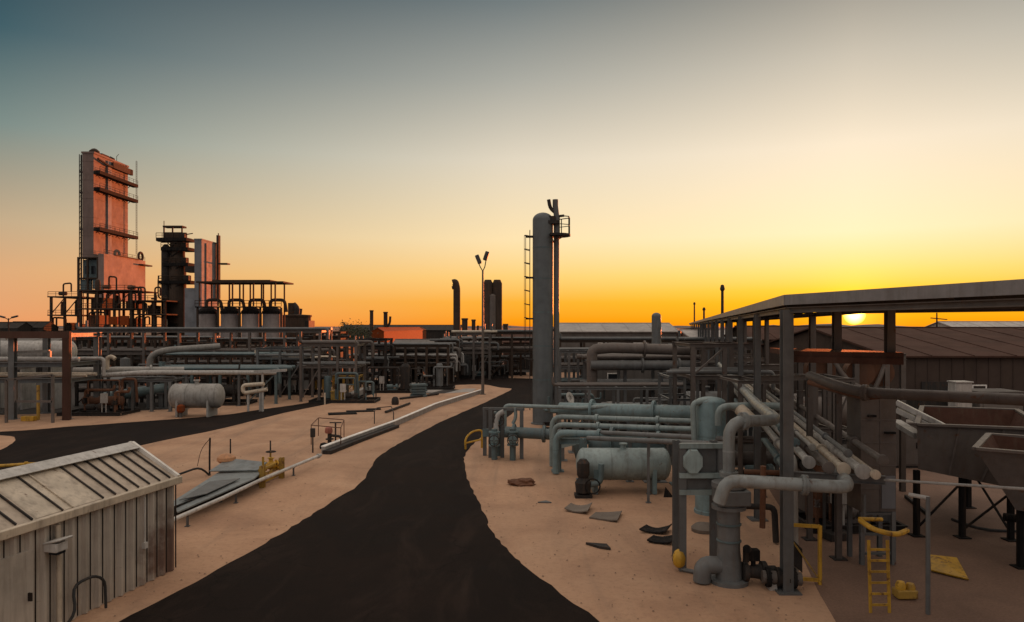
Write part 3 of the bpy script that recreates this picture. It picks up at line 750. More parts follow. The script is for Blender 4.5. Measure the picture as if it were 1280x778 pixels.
marker(391,566,1.1,'dark marker post with a block head beside the pale pipe', True)
marker(288,589,1.55,'thin black rod standing behind the orange float')
marker(338,590,1.5,'thin black rod standing by the yellow valve manifold')
r_ = T('bent_standpipe', 'black standpipe with a drooping wire above the grey cover sheets', 'standpipe', G(262,590))
b = G(262,594); MB().tube([b, b+Vector((0,0,1.0)), b+Vector((.02,0,1.75))], .045, 8).build('pipe', M['black'], r_)
MB().tube([b+Vector((0,0,1.7)), b+Vector((-.45,.1,1.2)), b+Vector((-.62,.1,.4))], .014, 5, .5).build('wire', M['black'], r_)
S(MB().tube([b+Vector((.05,-.1,.0)), b+Vector((-.2,-.6,.5)), b+Vector((-.9,-1.9,.3)), b+Vector((-1.0,-2.3,.04))], .05, 8, .5), 'hose', M['rubber'], 'black hose drooping off the end of the grey cover sheets', 'hose')
S(MB().lathe([(.22,0),(.26,.1),(.2,.3),(0,.36)], G(405,561), (0,0,1), 12), 'pipe_stub', M['black'], 'small black capped stub beside the pale pipe on the sand', 'pipe stub')
for px, py, w, d_, a, lab in ((428,518,2.2,.9,.3,'long dark wedge shaped sheet, nearest of three dark plates lying on the island sand'),
                          (450,515,2.2,.6,.25,'narrow dark plate lying between two others on the island sand'),
                          (467,512.5,1.2,.5,.2,'smallest dark plate lying at the far end of three on the sand')):
    c = G(px,py); S(MB().obox(c+Vector((0,0,.06)), (w,d_,.08), rz=a, rx=.04), 'ground_plate', M['black'], lab, 'plate', 'dark plates on the island sand')
m = MB()
a, b, c, d_ = G(468,530),G(471,526),G(489,524),G(492,532)
m.tube([a, a+Vector((0,0,.9)), b+Vector((0,0,.95)), c+Vector((0,0,.95)), d_+Vector((0,0,.9)), d_], .035, 6, .15); S(m, 'hoop_rail', M['dark'], 'bent thin black hoop rail over the kerb wall', 'hoop rail')
for i, (p, q, r, mt, lab) in enumerate((((438,499),(461,489),.28,'concrete','pale concrete beam lying at the road side of the island'),
        ((500,486),(522,483.5),.24,'concrete','short pale concrete beam lying at the far road side of the island'))):
    a, b = G(*p), G(*q); S(MB().bar(a+Vector((0,0,r)), b+Vector((0,0,r)), r*2, r*2), 'concrete_beam', M[mt], lab, 'beam', bevel=.04)
for p, q, lab in (((482,517),(512,506),'thin dark pipe lying slantwise on the island sand, nearer of two'),((500,500),(548,494),'thin dark pipe lying slantwise on the island sand, farther of two')):
    a, b = G(*p), G(*q); S(MB().tube([a+Vector((0,0,.12)), b+Vector((0,0,.12))], .1, 8), 'loose_pipe', M['dark'], lab, 'pipe')
for i, (q, lab) in enumerate((([(505,490),(540,485),(566,485),(540,491)],'pale thin concrete slab on the far end of the island, left of two'),([(556,492),(580,486),(596,486),(590,490)],'pale thin concrete slab beside the floodlight mast foot'))):
    S(MB().extrude([G(*p)+V((0,0,.01)) for p in q], .1), 'concrete_slab', M['concrete'], lab, 'slab')
c = G(523,496); m = MB()
for i in range(5): m.obox(c+Vector((0,.0,.12+i*.26)), (1.6-.2*(i%2),1.1,.2), rz=.2+i*.05)
S(m, 'pallet_stack', M['tealdark'], 'blue grey stack of pallets on the far end of the island', 'pallet stack')
c = G(494,506); S(MB().lathe([(.3,0),(.34,.2),(.3,.55),(.16,.7),(0,.72)], c, (0,0,1), 12), 'drum', M['dark'], 'squat dark drum alone on the island sand', 'drum')
m = MB(); c = G(470,497); m.cyl(c,c+Vector((0,0,1.0)),.06); m.obox(c+Vector((0,0,1.0)),(.3,.2,.3)); S(m,'hydrant',M['dark'],'short dark post hydrant at the road edge of the island','hydrant')
b = G(406,506); r_ = T('roadside_post', 'pale slim roadside post standing in front of dark side road', 'post', b); MB().cyl(b, b+Vector((0,0,1.05)), .07).build('post', M['cream'], r_)
c = G(423,502); m = MB(); m.box(c.x-.65,c.x+.65,c.y-.3,c.y+.3,0,.9); m.box(c.x-.7,c.x+.7,c.y-.35,c.y+.35,.9,1.0); S(m, 'utility_box', M['yellowdull'], 'faded yellow utility box at the side road edge', 'utility box', bevel=.03)

# lamp post with two floodlight heads
b = G(603.5,493); b = Vector((X(603.5,75),75,0)); root = T('floodlight_mast', 'tall thin mast with two floodlight heads at the tip of the island', 'light mast', b); zt = Z(338,75)
MB().cyl(b, b+Vector((0,0,zt)), .16, .09, 10).lathe([(.3,0),(.3,.06)], b, (0,0,1), 12).build('pole', M['warmgrey'], root)
for sx, tl, zt2 in ((-.45,.7,1.0),(.35,-.6,1.35)):
    MB().tube([b+Vector((0,0,zt-.1)), b+Vector((sx*.6,0,zt+.35)), b+Vector((sx,0,zt+zt2-.2))], .05, 6).build('arm', M['dark'], root)
    MB().obox(b+Vector((sx,-.1,zt+zt2+.1)), (.42,.5,.95), ry=-tl*.55).build('lamp_head', M['lamp'], root, bevel=.08)

# ------------------------------------------------------------------ middle: the tall column
CXP, CYP, CR = X(678.6,52.4), 52.4, .735
def column():
    root = T('tall_column', 'tall grey cylindrical column with domed top, vent pipe and side ladder', 'column', (CXP,CYP,0)); top = Z(266,CYP)
    prof = [(CR*1.15,0),(CR*1.15,.1),(CR,.12)]
    for i in range(9): a = i/8*math.pi/2; prof.append((CR*math.cos(a), top-CR*.75+CR*.75*math.sin(a)))
    MB().lathe(prof, (CXP,CYP,0), (0,0,1), 36).build('shell', M['teal2'], root)
    for z in (3.2,5.6,8.0,10.4,12.6): MB().lathe([(CR*.99,-.04),(CR*1.008,-.04),(CR*1.008,.04),(CR*.99,.04)], (CXP,CYP,z), (0,0,1), 36).build('seam_band', M['tealdark'], root)
    # ladder with hoops on the left
    lx = CXP-CR-.2; la = ladder_mb((lx,CYP,1.0), Z(288,CYP), .42, (0,1,0), .025)
    for i in range(8):
        z = 4+i*1.25
    l_ = la.build('ladder', M['dark'], root); hp = MB()
    for i in range(10):
        z = 4.6+i*.98
        hp.tube([(lx,CYP-.34,z),(lx-.28,CYP-.3,z+.06),(lx-.4,CYP,z+.1),(lx-.28,CYP+.3,z+.06),(lx,CYP+.34,z)], .03, 5, .2)
        if i % 3 == 0: hp.box(lx-.3,lx+.25,CYP-.25,CYP+.25,z-.06,z+.05)
    for dy in (-.3,0,.3): hp.tube([(lx-.3-.1*(dy==0),CYP+dy,4.6),(lx-.3-.1*(dy==0),CYP+dy,13.5)], .018, 5)
    hp.build('safety_cage', M['dark'], l_)
    # vent pipe and its platform on the right
    vx = X(695.5,CYP); vy = CYP-.1
    m = MB(); m.tube([(vx,vy,1.4),(vx,vy,Z(270,CYP)),(vx-.08,vy,Z(258,CYP)),(vx-.08,vy,Z(250,CYP))], .2, 14, .4); m.build('vent_pipe', M['grey'], root)
    m = MB(); m.tube([(vx-.03,vy,Z(267,CYP)),(vx-.45,vy,Z(261,CYP)),(vx-.56,vy,Z(250,CYP))], .13, 10, .35); m.build('vent_fork', M['dark'], root)
    m = MB(); m.cyl((vx,vy,Z(271,CYP)),(vx+.55,vy,Z(270,CYP)),.09,n=8); m.build('vent_stub', M['dark'], root)
    m = MB(); z = Z(296,CYP); ang = [i/10*math.pi-.5*math.pi for i in range(11)]
    pl = [(vx-.5,vy-.9)]+[(vx+.15+.85*math.cos(a), vy+.9*math.sin(a)) for a in ang]+[(vx-.5,vy+.9)]
    m.prism(pl, z, z+.16); m.bar((vx-.45,vy-.6,z-.5),(vx+.4,vy-.6,z),.08); m.bar((vx-.45,vy+.6,z-.5),(vx+.4,vy+.6,z),.08); p_ = m.build('platform', M['dark'], root)
    handrail_mb([(x,y,z+.16) for x,y in pl[1:-1:3]]+[(pl[-2][0],pl[-2][1],z+.16)], 1.2, .035, 1.0).build('handrail', M['dark'], p_)
    m = MB(); z = Z(281,CYP); m.box(CXP+.3,vx+.2,vy-.55,vy+.55,z,z+.22); m.box(CXP+.3,vx-.1,vy-.45,vy+.45,z+.22,z+.55); m.build('pipe_bracket', M['dark'], root)
    m = MB()
    for z in (3.5,6.5,9.5,12): m.box(CXP+.8,vx-.15,vy-.06,vy+.06,z-.05,z+.05)
    m.build('pipe_clip', M['dark'], root)
M['teal2'] = paint('column_grey_paint', (.135,.152,.158), .5, 0, dirt=(.07,.06,.055), amount=.35, rust=.05, scale=.5, bump=.06)
column()
c = Vector((X(712,48),48,Z(498,48))); r_ = T('satellite_hatch', 'open white round hatch cover tilted up beside the tall column', 'hatch', (c.x,48,0))
MB().cyl((c.x-.35,48,0),(c.x-.2,48,c.z-.2),.09).build('post', M['grey'], r_)
MB().lathe([(.34,0),(.40,.03),(.40,.08),(.30,.10),(.18,.05),(.18,.0)], c, (.75,-.55,.35), 20).build('cover', M['whitetrim'], r_)

# ------------------------------------------------------------------ middle: teal pipework behind the road bend
Yp = 35.0
pipe('highest teal header pipe, thickest of the teal pipes in front of the column', [(X(700,41),41,Z(512,41)),(X(872,38),38,Z(517,38))], .40, M['teal'], flanges=((0,.25),(0,.7)), n=20, supports=((0,.12),(0,.55),(0,.9)))
pipe('slim pale teal pipe along the top from the valve cluster past the column', [(X(631,40.5),40.5,Z(545,40.5)),(X(631,40.5),40.5,Z(507,40.5)),(X(722,40),40,Z(510,40)),(X(800,39.4),39.4,Z(507,39.4))], .11, M['tealpale'])
for i, (pyl, pyr, Y0, lab) in enumerate(((521,527,36.4,'upper of three parallel teal pipes with elbows dropping beside the road bend'),
                          (531,537,35.6,'middle of three parallel teal pipes with elbows dropping beside the road bend'),
                          (541,549,34.6,'lowest of three parallel teal pipes with elbows dropping beside the road bend'))):
    r = (.13,.13,.17)[i]
    pipe(lab, [(X(690+i*2.5,Y0),Y0,.05 if i != 1 else 1.2),(X(690+i*2.5,Y0),Y0,Z(pyl,Y0)),(X(870,Y0-3),Y0-3,Z(pyr,Y0-3)),(X(902,Y0-3.5),Y0-3.5,Z(pyr+1,Y0-3.5))], r, (M['tealpale'],M['tealpale'],M['teal'])[i], flanges=((1,.33),(1,.75)), bend=.55, supports=((1,.55),))
pipe('big teal pipe running low from the valve cluster towards the vessels', [(X(632,38.6),38.6,Z(540,38.6)),(X(720,38),38,Z(545,38)),(X(726,38),38,.2)], .29, M['tealdark'], flanges=((0,.12),(0,.55)), supports=((0,.8),), n=18, bend=.6)
pipe('deep teal pipe low behind the pale vessel', [(X(738,34),34,Z(555,34)),(X(832,33),33,Z(557,33))], .52, M['tealdark'], n=20, flanges=((0,.3),), supports=((0,.15),(0,.85)))
def portal():
    root = T('pipe_portal', 'teal steel goalpost frame carrying the parallel teal pipes', 'pipe support', (X(712,35),35,0))
    for px, Y in ((697,35.3),(729,33.2),(846,32.4)):
        m = MB(); m.ibeam((X(px,Y),Y,.02),(X(px,Y),Y,Z(540,Y)-.32),.34,.34); m.box(X(px,Y)-.3,X(px,Y)+.3,Y-.3,Y+.3,0,.05); m.build('post', M['tealdark'], root)
    MB().ibeam((X(692,35.3),35.32,Z(540,35.3)-.45),(X(736,33.2),33.2,Z(540,33.2)-.42),.24,.28).build('beam', M['teal'], root)
    m = MB(); m.extrude([(X(702,36.6),36.6,.9),(X(720,36.4),36.4,1.1),(X(720,36.4),36.4,Z(548,36.4)),(X(702,36.6),36.6,Z(548,36.6))], .06); m.build('gusset_panel', M['tealpale'], root)
portal()
htank('pale teal horizontal vessel on two saddles at the edge of the sand', (X(779,31),31,Z(580,31)), 3.4, .67, M['tealpale'], legs=2, legmat=M['teal'], nozzles=1)
r_ = T('pump', 'dark vertical pump with curved casing below the pale teal vessel', 'pump', (X(728,30),30,0)); c = V((X(729,30),30,0))
MB().box(c.x-.35,c.x+.35,29.7,30.3,0,.12).build('base', M['dark'], r_); MB().lathe([(.16,0),(.3,.1),(.34,.5),(.2,.7),(.26,.8),(.26,1.3),(.14,1.45)], c+V((0,0,.1)), (0,0,1), 16).build('casing', M['dark'], r_)
MB().tube([c+V((.25,0,.5)),c+V((.7,0,.55)),c+V((.75,0,1.35))], .12, 10).build('outlet', M['tealdark'], r_)
MB().torus(c+V((.35,-.32,.5)), (0,1,0), .3, .03).build('handwheel', M['black'], r_)
def cluster():
    root = T('valve_cluster', 'cluster of upright valves and frames at the bend of the main road', 'valve cluster', (X(635,39),39,0))
    for px, Y, t in ((606,39.6,510),(613,39,511),(628,39,511),(652,38.6,512)):
        m = MB(); m.ibeam((X(px,Y),Y,0),(X(px,Y),Y,Z(t,Y)),.2,.2); m.build('post', M['grey'], root)
    MB().bar((X(604,39.6),39.6,Z(511,39.6)),(X(655,38.6),38.6,Z(512,38.6)),.14,.14).build('beam', M['grey'], root)
    MB().bar((X(604,39.5),39.5,Z(541,39.5)),(X(660,38.5),38.5,Z(543,38.5)),.18,.42).build('beam', M['tealdark'], root)
    for px, Y, z in ((618,38.4,1.1),(641,38.2,1.15),(624,39.5,2.0)):
        MB().cyl((X(px,Y),Y,0),(X(px,Y),Y,z+.5),.16).build('riser', M['tealdark'], root)
        valve(root, (X(px,Y),Y,z), (0,0,1), .2, M['teal'], 1, up=(0,-1,0))
    MB().tube([(X(621,38.8),38.8,Z(548,38.8)),(X(620,38.8),38.8,Z(528,38.8)),(X(623,38.8),38.8,Z(518,38.8)),(X(630,38.8),38.8,Z(515,38.8))], .15, 10, .3).build('elbow', M['pale'], root)
    MB().tube([(X(641,38.8),38.8,Z(530,38.8)),(X(645,38.8),38.8,Z(522,38.8)),(X(644,38.8),38.8,Z(510,38.8))], .09, 8, .3).build('elbow', M['tealpale'], root)
cluster()
m = MB(); c = G(592,562); m.tube([c+V((-.45,0,0)),c+V((-.5,0,.6)),c+V((-.1,.3,1.0)),c+V((.5,.5,1.05)),c+V((.45,.5,.5))], .06, 8, .3); m.tube([c+V((-.48,0,.35)),c+V((.45,.5,.5))],.05,6); m.cyl(c+V((.45,.5,0)),c+V((.45,.5,.6)),.06,n=8)
S(m, 'guard_hoop', M['yellow'], 'yellow bent guard hoop at the tip of the sand by the road bend', 'guard hoop')
vtank('squat teal drum tank with domed lid rising between the pipe bundles', X(888,27.5), 27.5, .56, Z(496,27.5), M['teal'], bands=2, head=.35)
pipe('short teal gooseneck pipe hooked onto the domed drum tank', [(X(870,27.2),27.2,1.2),(X(866,27.2),27.2,Z(503,27.2)),(X(884,27.2),27.2,Z(501.5,27.2))], .11, M['tealpale'])
pipe('pale pipe stub with elbow on the right of the domed drum tank', [(X(898,26.4),26.4,Z(532,26.4)),(X(898,26.4),26.4,Z(509,26.4)),(X(945,26.2),26.2,Z(507,26.2)),(X(975,26.5),26.5,Z(508,26.5))], .13, M['tealpale'], bend=.45)
for i, (p, q, Y, lab) in enumerate(((540,549,28.5,'upper long grey pipe passing in front of the domed drum tank'),(545,556,27,'lower long grey pipe passing in front of the domed drum tank'))):
    pipe(lab, [(X(735,Y+6),Y+6,Z(p,Y+6)-.1*i),(X(910,Y-2),Y-2,Z(q,Y-2))], .1, M['grey'], supports=((0,.5),))

# things lying on the sand to the right of the road
def lump():
    c = G(654,606); bm = bmesh.new(); bmesh.ops.create_icosphere(bm, subdivisions=4, radius=1)
    r = random.Random(3)
    from mathutils import noise
    for v in bm.verts:
        k = 1+.35*noise.noise(v.co*1.6)+.18*noise.noise(v.co*4.5); v.co = V((v.co.x*.62*k, v.co.y*.36*k, max(-.05, v.co.z*.24*k)))
        if v.co.x < -.3: v.co.z += .12*(abs(v.co.x)-.3)
    me = bpy.data.meshes.new('scrap_heap'); bm.to_mesh(me); bm.free(); me.materials.append(M['rust'])
    o = bpy.data.objects.new('scrap_heap', me); COL.objects.link(o); o.location = c+V((.0,0,.05)); o['label'] = 'rusty brown lump of scrap lying alone on the sand'; o['category'] = 'scrap'
lump()
for px0, px1, py, dpy, mt, lab in ((706,740,635,9,'wood','thin grey board lying flat on sand below the pale vessel'),(737,778,643,11,'wood','broad grey board lying flat on the sand in front of another'),
                               (800,840,663,7,'black','flat black rubber mat on the sand, farther of two'),(808,846,674,9,'black','flat black rubber mat on the sand, nearer of two')):
    q = [G(px0,py+dpy*.5),G(px1-6,py+dpy),G(px1,py),G(px0+8,py-dpy*.1)]
    q = [p+V((0,0,.012)) for p in q]; m = MB(); n_ = 9; rb = random.Random(px0); c1, c2 = rb.uniform(.06,.16), rb.uniform(-.05,.1); vs = []
    for k in range(n_):                                       # warped sheet with a lifted, ragged end
        t = k/(n_-1); up = V((0,0,max(0, c1*t**3 + c2*(1-t)**4)))
        a, b = q[0].lerp(q[1],t)+V((rb.uniform(-.03,.03),rb.uniform(-.03,.03),0)), q[3].lerp(q[2],t)+V((rb.uniform(-.03,.03),rb.uniform(-.03,.03),0))
        vs += [a+up, b+up*1.4, b+up*1.4+V((0,0,.045)), a+up+V((0,0,.045))]
    m.add(vs, [(4*k+j,4*k+(j+1)%4,4*k+4+(j+1)%4,4*k+4+j) for k in range(n_-1) for j in range(4)]+[(3,2,1,0),tuple(4*n_-4+j for j in range(4))])
    S(m, 'board' if mt == 'wood' else 'rubber_mat', M[mt], lab, 'board' if mt == 'wood' else 'mat')
m = MB(); c = G(745,684); m.prism([(c.x-.3,c.y+.25),(c.x+.35,c.y+.1),(c.x+.42,c.y-.35),(c.x+.1,c.y-.2)],.005,.08); S(m,'scrap_plate',M['dark'],'small torn dark metal scrap flat on the open sand','scrap')
m = MB(); c = G(833,622); m.add([c+V((-.12,0,0)),c+V((.3,0,0)),c+V((.12,.3,0)),c+V((-.02,.1,.42))],[(0,1,3),(1,2,3),(2,0,3),(0,2,1)]); S(m,'scrap_plate',M['black'],'small black pointed scrap near the pale vessel saddle','scrap')
m = MB(); c = G(680,629); m.prism([(c.x-.25,c.y),(c.x+.3,c.y-.05),(c.x+.1,c.y+.25)],.005,.05); S(m,'scrap_plate',M['grey'],'little grey sheet chip on the sand past the rusty lump','scrap')
m = MB(); c = G(880,664)
bm_ = [(.42,.0),(.44,.12),(.3,.24),(0,.3)]; m.lathe(bm_, c, (0,0,1), 14); S(m,'cable_coil',M['wood'],'dull brown coil mound on the sand behind the cabinet legs','coil')
# loose gravel
M['stone'] = paint('sandy_stone', (.26,.17,.115), .9, 0, amount=.2)
m = MB(); rg = random.Random(21)
ico = [(0,0,1),(.9,0,.3),(.28,.85,.3),(-.72,.53,.3),(-.72,-.53,.3),(.28,-.85,.3)]
def inside(px, py, poly):
    c = False
    for (x0,y0),(x1,y1) in zip(poly, poly[1:]+poly[:1]):
        if (y0 > py) != (y1 > py) and px < (x1-x0)*(py-y0)/(y1-y0)+x0: c = not c
    return c
for i in range(1100):
    if rg.random() < .45: px, py = rg.uniform(590,1040), 560+rg.random()**1.2*260
    else: px, py = rg.uniform(120,620), 500+rg.random()**1.2*300
    if inside(px,py,main_px) or inside(px,py,side_px): continue
    c = G(px,py); s_ = rg.uniform(.008,.03)*(1+c.y*.012); a = rg.uniform(0,6.28)
    vs = [(c.x+s_*(x*math.cos(a)-y*math.sin(a))*rg.uniform(.7,1.3), c.y+s_*(x*math.sin(a)+y*math.cos(a)), .012+s_*z*.8) for x,y,z in ico]
    m.add(vs, [(0,1,2),(0,2,3),(0,3,4),(0,4,5),(0,5,1)])
o = m.build('gravel', M['stone'], smooth=False); o['kind'] = 'stuff'

# ------------------------------------------------------------------ right: the long canopy rack
def canopy():
    root = T('canopy_rack', 'long covered pipe bridge with a thin flat deck on tall posts along the right', 'pipe bridge', (9,20,0))
    zt, zb = 7.84, 7.43
    Lp = [V((48.5,200,0)), V((7.25,19.3,0)), V((9.35,11.8,0)), V((12.0,3.0,0))]
    wd = 2.2
    Rp = [Lp[0]+V((wd+.3,0,0)), V((9.55,20.1,0)), Lp[2]+V((.95*6.2,.28*6.2,0)), Lp[3]+V((.95*6.2,.28*6.2,0))]  # near end widened out of view to shade the ground on the right
    m = MB()                                                   # roof sheet, folded down a little at both edges
    for a in range(3):
        q = [Lp[a],Lp[a+1],Rp[a+1],Rp[a]]
        m.extrude([p+V((0,0,zt-.10)) for p in q][::-1], .06)
    m.build('roof_deck', M['canopy'], root)
    m = MB()
    for P_ in (Lp, Rp):
        for a, b in zip(P_, P_[1:]): m.bar(a+V((0,0,zt-.145)), b+V((0,0,zt-.145)), .14, .27)
    m.build('fascia', M['canopy'], root)
    m = MB()
    for P_ in (Lp, Rp):
        for a, b in zip(P_, P_[1:]): m.ibeam(a+V((.08,0,zb-.005)), b+V((.08,0,zb-.005)), .16, .15, .025)
    m.build('edge_beam', M['warmgrey'], root)
    for a in range(3):
        n_ = int((Lp[a]-Lp[a+1]).length/2.4)
        for i in range(n_): MB().ibeam(Lp[a].lerp(Lp[a+1],i/n_)+V((0,0,zt-.27)), Rp[a].lerp(Rp[a+1],i/n_)+V((0,0,zt-.27)), .12, .2).build('joist', M['dark'], root)
    d0 = (Lp[0]-Lp[1]).normalized()
    Ys = [19.3,26.5,33.7,41,48,55,62,70,78,87,96,106,118,132,150,170]
    for i, y in enumerate(Ys):
        t = (y-19.3)/(200-19.3); a, b = Lp[1].lerp(Lp[0],t), Rp[1].lerp(Rp[0],t)
        if i == 0: b = V((9.65,18.7,0))
        w = .27 if i == 0 else .2
        for p in (a, b) if i else (a,):
            m = MB(); m.ibeam((p.x,p.y,.02),(p.x,p.y,zb-.0),w,w); m.box(p.x-.3,p.x+.3,p.y-.3,p.y+.3,0,.04); m.build('post', M['grey'] if p is a else M['warmgrey'], root)
        if i: MB().ibeam(a+V((0,0,3.06)), b+V((0,0,3.06)), .16, .22).build('cross_beam', M['grey'], root)
        if i and i < 9: MB().ibeam(a+V((0,0,5.1)), b+V((0,0,5.1)), .14, .2).build('cross_beam', M['warmgrey'], root)
    for p in (V((9.15,20.6,0)), V((9.66,18.7,0))):
        m = MB(); m.ibeam((p.x,p.y,6.1),(p.x,p.y,zb),.2,.2); m.build('post', M['warmgrey'], root)
    MB().ibeam((7.38,19.3,3.06),(9.56,18.72,3.06),.16,.22).build('cross_beam', M['grey'], root)
    # landing under the deck at the bend
    m = MB(); q = [V((7.4,19.5,0)),V((9.75,18.2,0)),V((10.0,19.0,0)),V((9.2,21.2,0)),V((7.9,22.4,0))]
    m.prism([(p.x,p.y) for p in q], 6.20, 6.34); m.bar(q[0]+V((0,0,6.12)), q[1]+V((0,0,6.12)), .1, .16); m.build('landing', M['brownred'], root)
    for y in (7.5,13.2): 
        pass
    m = MB(); p = Rp[2].lerp(Rp[1], .05); m.ibeam((p.x,p.y,0.02),(p.x,p.y,zb),.22,.22); m.build('post', M['warmgrey'], root)
canopy()
# pipes lying on the lower cross beams, running to the distance
def bundle(k, off, z, r, mt, near, lab, drop=True, elbow=None, far=62):
    s = .23; x = lambda Y: 7.25+s*(Y-19.3)+off
    pts = [(x(far),far,z)]
    if elbow: pts += [(x(near),near,z)]+elbow
    else:
        pts += [(x(near),near,z)]
        fl = ((0,.93),(0,.7)) if drop else ((0,.93),(0,.7),(0,.999))
        if drop: pts += [(x(near)+.02,near-.02,.05)]
    pipe(lab, pts, r, mt, flanges=((0,.93),(0,.7)) if elbow else fl, bend=max(.35,2.4*r))
bundle(0,.32,3.30,.11,M['tankgrey'],20.2,'first pale pipe of the bundle from the tall front post, turning down to the sand')
bundle(1,.68,3.31,.11,M['pale'],19.8,'second pipe of the receding bundle, counted from the tall front post',drop=False)
bundle(3,1.42,3.30,.11,M['cream'],18.9,'cream pipe of the receding bundle just left of the outermost one',drop=False)
bundle(4,1.82,3.31,.12,M['pale'],18.5,'outermost pale pipe of the receding bundle beside the box column',drop=False)
bundle(2,1.05,3.32,.10,M['warmgrey'],19.0,'grey-brown pipe in the middle of the receding bundle',drop=False)
bundle(8,.88,3.62,.06,M['tankgrey'],20.4,'thinnest pale pipe raised above the middle of the bundle',drop=False)
bundle(9,1.6,3.66,.07,M['grey'],19.2,'thin grey pipe raised above the right half of the bundle',drop=False)
bundle(10,.5,2.55,.12,M['tealdark'],21.5,'dark teal pipe slung below the bundle behind the front post',drop=False)
bundle(11,1.2,2.5,.14,M['dark'],21.0,'black pipe slung below the middle of the bundle',drop=False)
bundle(6,2.06,3.30,.075,M['cream'],18.2,'thinnest cream pipe squeezed beside the outermost one of the bundle',drop=False)
bundle(7,.50,3.66,.08,M['tealdark'],21.0,'dark teal pipe raised above the bundle near the tall front post',drop=False)
bundle(5,2.3,3.62,.09,M['warmgrey'],18.4,'slim grey pipe raised above the bundle next to the box column',drop=False)
# the big U bend in front of the post
pipe('big pale U-bend pipe sweeping in front of the tall front post', [(7.25+.23*(50-19.3)+1.05,50,3.36),(8.55,18.75,3.05),(8.3,18.05,3.02),(5.45,18.6,3.08),(5.3,18.7,2.5)], .165, M['bendgrey'], flanges=((0,.9),(2,.35)), n=20, bend=.75)
pipe('thick upright grey pipe with elbow into the rack beside the front post', [(X(911,19.9),19.9,2.5),(X(911,19.9),19.9,Z(527,19.9)),(7.35,20.3,Z(528,19.9)),(8.2,24.5,Z(528,19.9)),(14.2,50,Z(528,19.9))], .16, M['bendgrey'], flanges=((0,.25),(1,.3)), n=20, bend=.5)
pipe('white angled pipe stub slanting behind the upright elbow', [(X(925,23.5),23.5,Z(512,23.5)),(X(941,23),23,Z(527,23))], .2, M['cream'])
def pumpcol():
    x, y = X(911,20.0), 20.0; root = T('valve_column', 'thick grey valve column with flanges and bolted base under the upright elbow', 'valve column', (x,y,0))
    MB().lathe([(.52,0),(.52,.1),(.36,.12),(.34,.5),(.30,.9),(.30,2.0),(.46,2.02),(.46,2.12),(.40,2.13),(.40,2.6),(.46,2.61),(.46,2.74),(.24,2.76)], (x,y,0), (0,0,1), 24).build('body', M['grey'], root)
    MB().obox((x+.03,y-.12,2.38),(.86,.75,.40)).build('gearbox', M['grey'], root, bevel=.03)
    MB().tube([(x-.1,y,.45),(x-.72,y-.05,.5),(x-.75,y-.05,.04)], .24, 16, .4).build('elbow', M['grey'], root)
    m = MB(); m.lathe([(.16,-.3),(.26,-.28),(.26,-.16),(.16,-.14),(.2,.2),(.28,.22),(.28,.34),(.16,.36),(.16,.6)], (x+.62,y-.15,.34), (1,0,0), 16); m.build('outlet', M['dark'], root)
    m = MB(); m.cyl((x+.62,y-.15,.3),(x+.62,y-.15,.95),.07,n=8); m.obox((x+.62,y-.15,.8),(.3,.26,.3)); m.build('actuator', M['black'], root, bevel=.02)
    m = MB(); m.obox((x+.36,y-.34,.86),(.14,.1,.4)); m.lathe([(.1,0),(.1,.12)], (x+.36,y-.4,1.05), (0,-1,0), 12); m.build('gauge', M['black'], root)
    for zz in (1.15,1.6): MB().torus((x,y,zz),(0,0,1),.31,.03,24).build('clamp_ring', M['tealdark'], root)
pumpcol()
def flangedbase():
    x, y = X(965,19.6), 19.6; root = T('flanged_pipe_end', 'dark flanged pipe end lying low at the foot of the tall front post', 'pipe end', (x,y,0)); c = V((x-.3,y-.1,.32))
    MB().cyl(c, c+V((1.0,-.12,-.02)), .17, n=16).build('spool', M['warmgrey'], root)
    for t in (.15,.42,.62,.8): flange_mb(c+V((t,-.12*t,0)), (1,-.12,0), .17, .04).build('flange', M['black'], root)
    MB().box(x-.15,x+.05,y-.25,y+.05,0,.16).build('block', M['concrete'], root)
flangedbase()
def cabinet():
    Y = 20.9; x0, x1 = X(853,Y), X(904,Y); root = T('cabinet_frame', 'grey steel frame with stacked panels and one octagonal cover on long legs', 'equipment frame', ((x0+x1)/2,Y,0))
    for x, y in ((x0,Y),(x1-.06,Y),(x0,Y+.8),(x1-.06,Y+.8)): MB().ibeam((x,y,.02),(x,y,Z(556,Y)),.2,.16).build('leg', M['grey'], root)
    m = MB(); m.box(x0+.12,x1-.16,Y+.05,Y+.7,Z(592,Y),Z(558,Y)); m.box(x0+.12,x1-.16,Y+.02,Y+.7,Z(613,Y),Z(596,Y)); m.build('panel', M['grey'], root, bevel=.02)
    m = MB()
    for py in (594,615,557): MB().box(x0-.1,x1+.02,Y-.12,Y-.02,Z(py,Y)-.07,Z(py,Y)+.07).build('rail', M['tealpale'], root)
    c = A(866,577,Y-.1); o = [(.30*math.cos(a*math.pi/4+.39),.38*math.sin(a*math.pi/4+.39)) for a in range(8)]
    m = MB(); m.add([(c.x+p,c.y,c.z+q) for p,q in o]+[(c.x+p*.9,c.y-.12,c.z+q*.9) for p,q in o], [tuple(range(7,-1,-1)),tuple(range(8,16))]+[(i,(i+1)%8,(i+1)%8+8,i+8) for i in range(8)]); m.build('octagonal_cover', M['tealpale'], root)
    m = MB(); c = A(899,604,Y-.14); m.lathe([(.11,0),(.11,.1)], c, (0,-1,0), 14); m.build('gauge', M['black'], root)
cabinet()
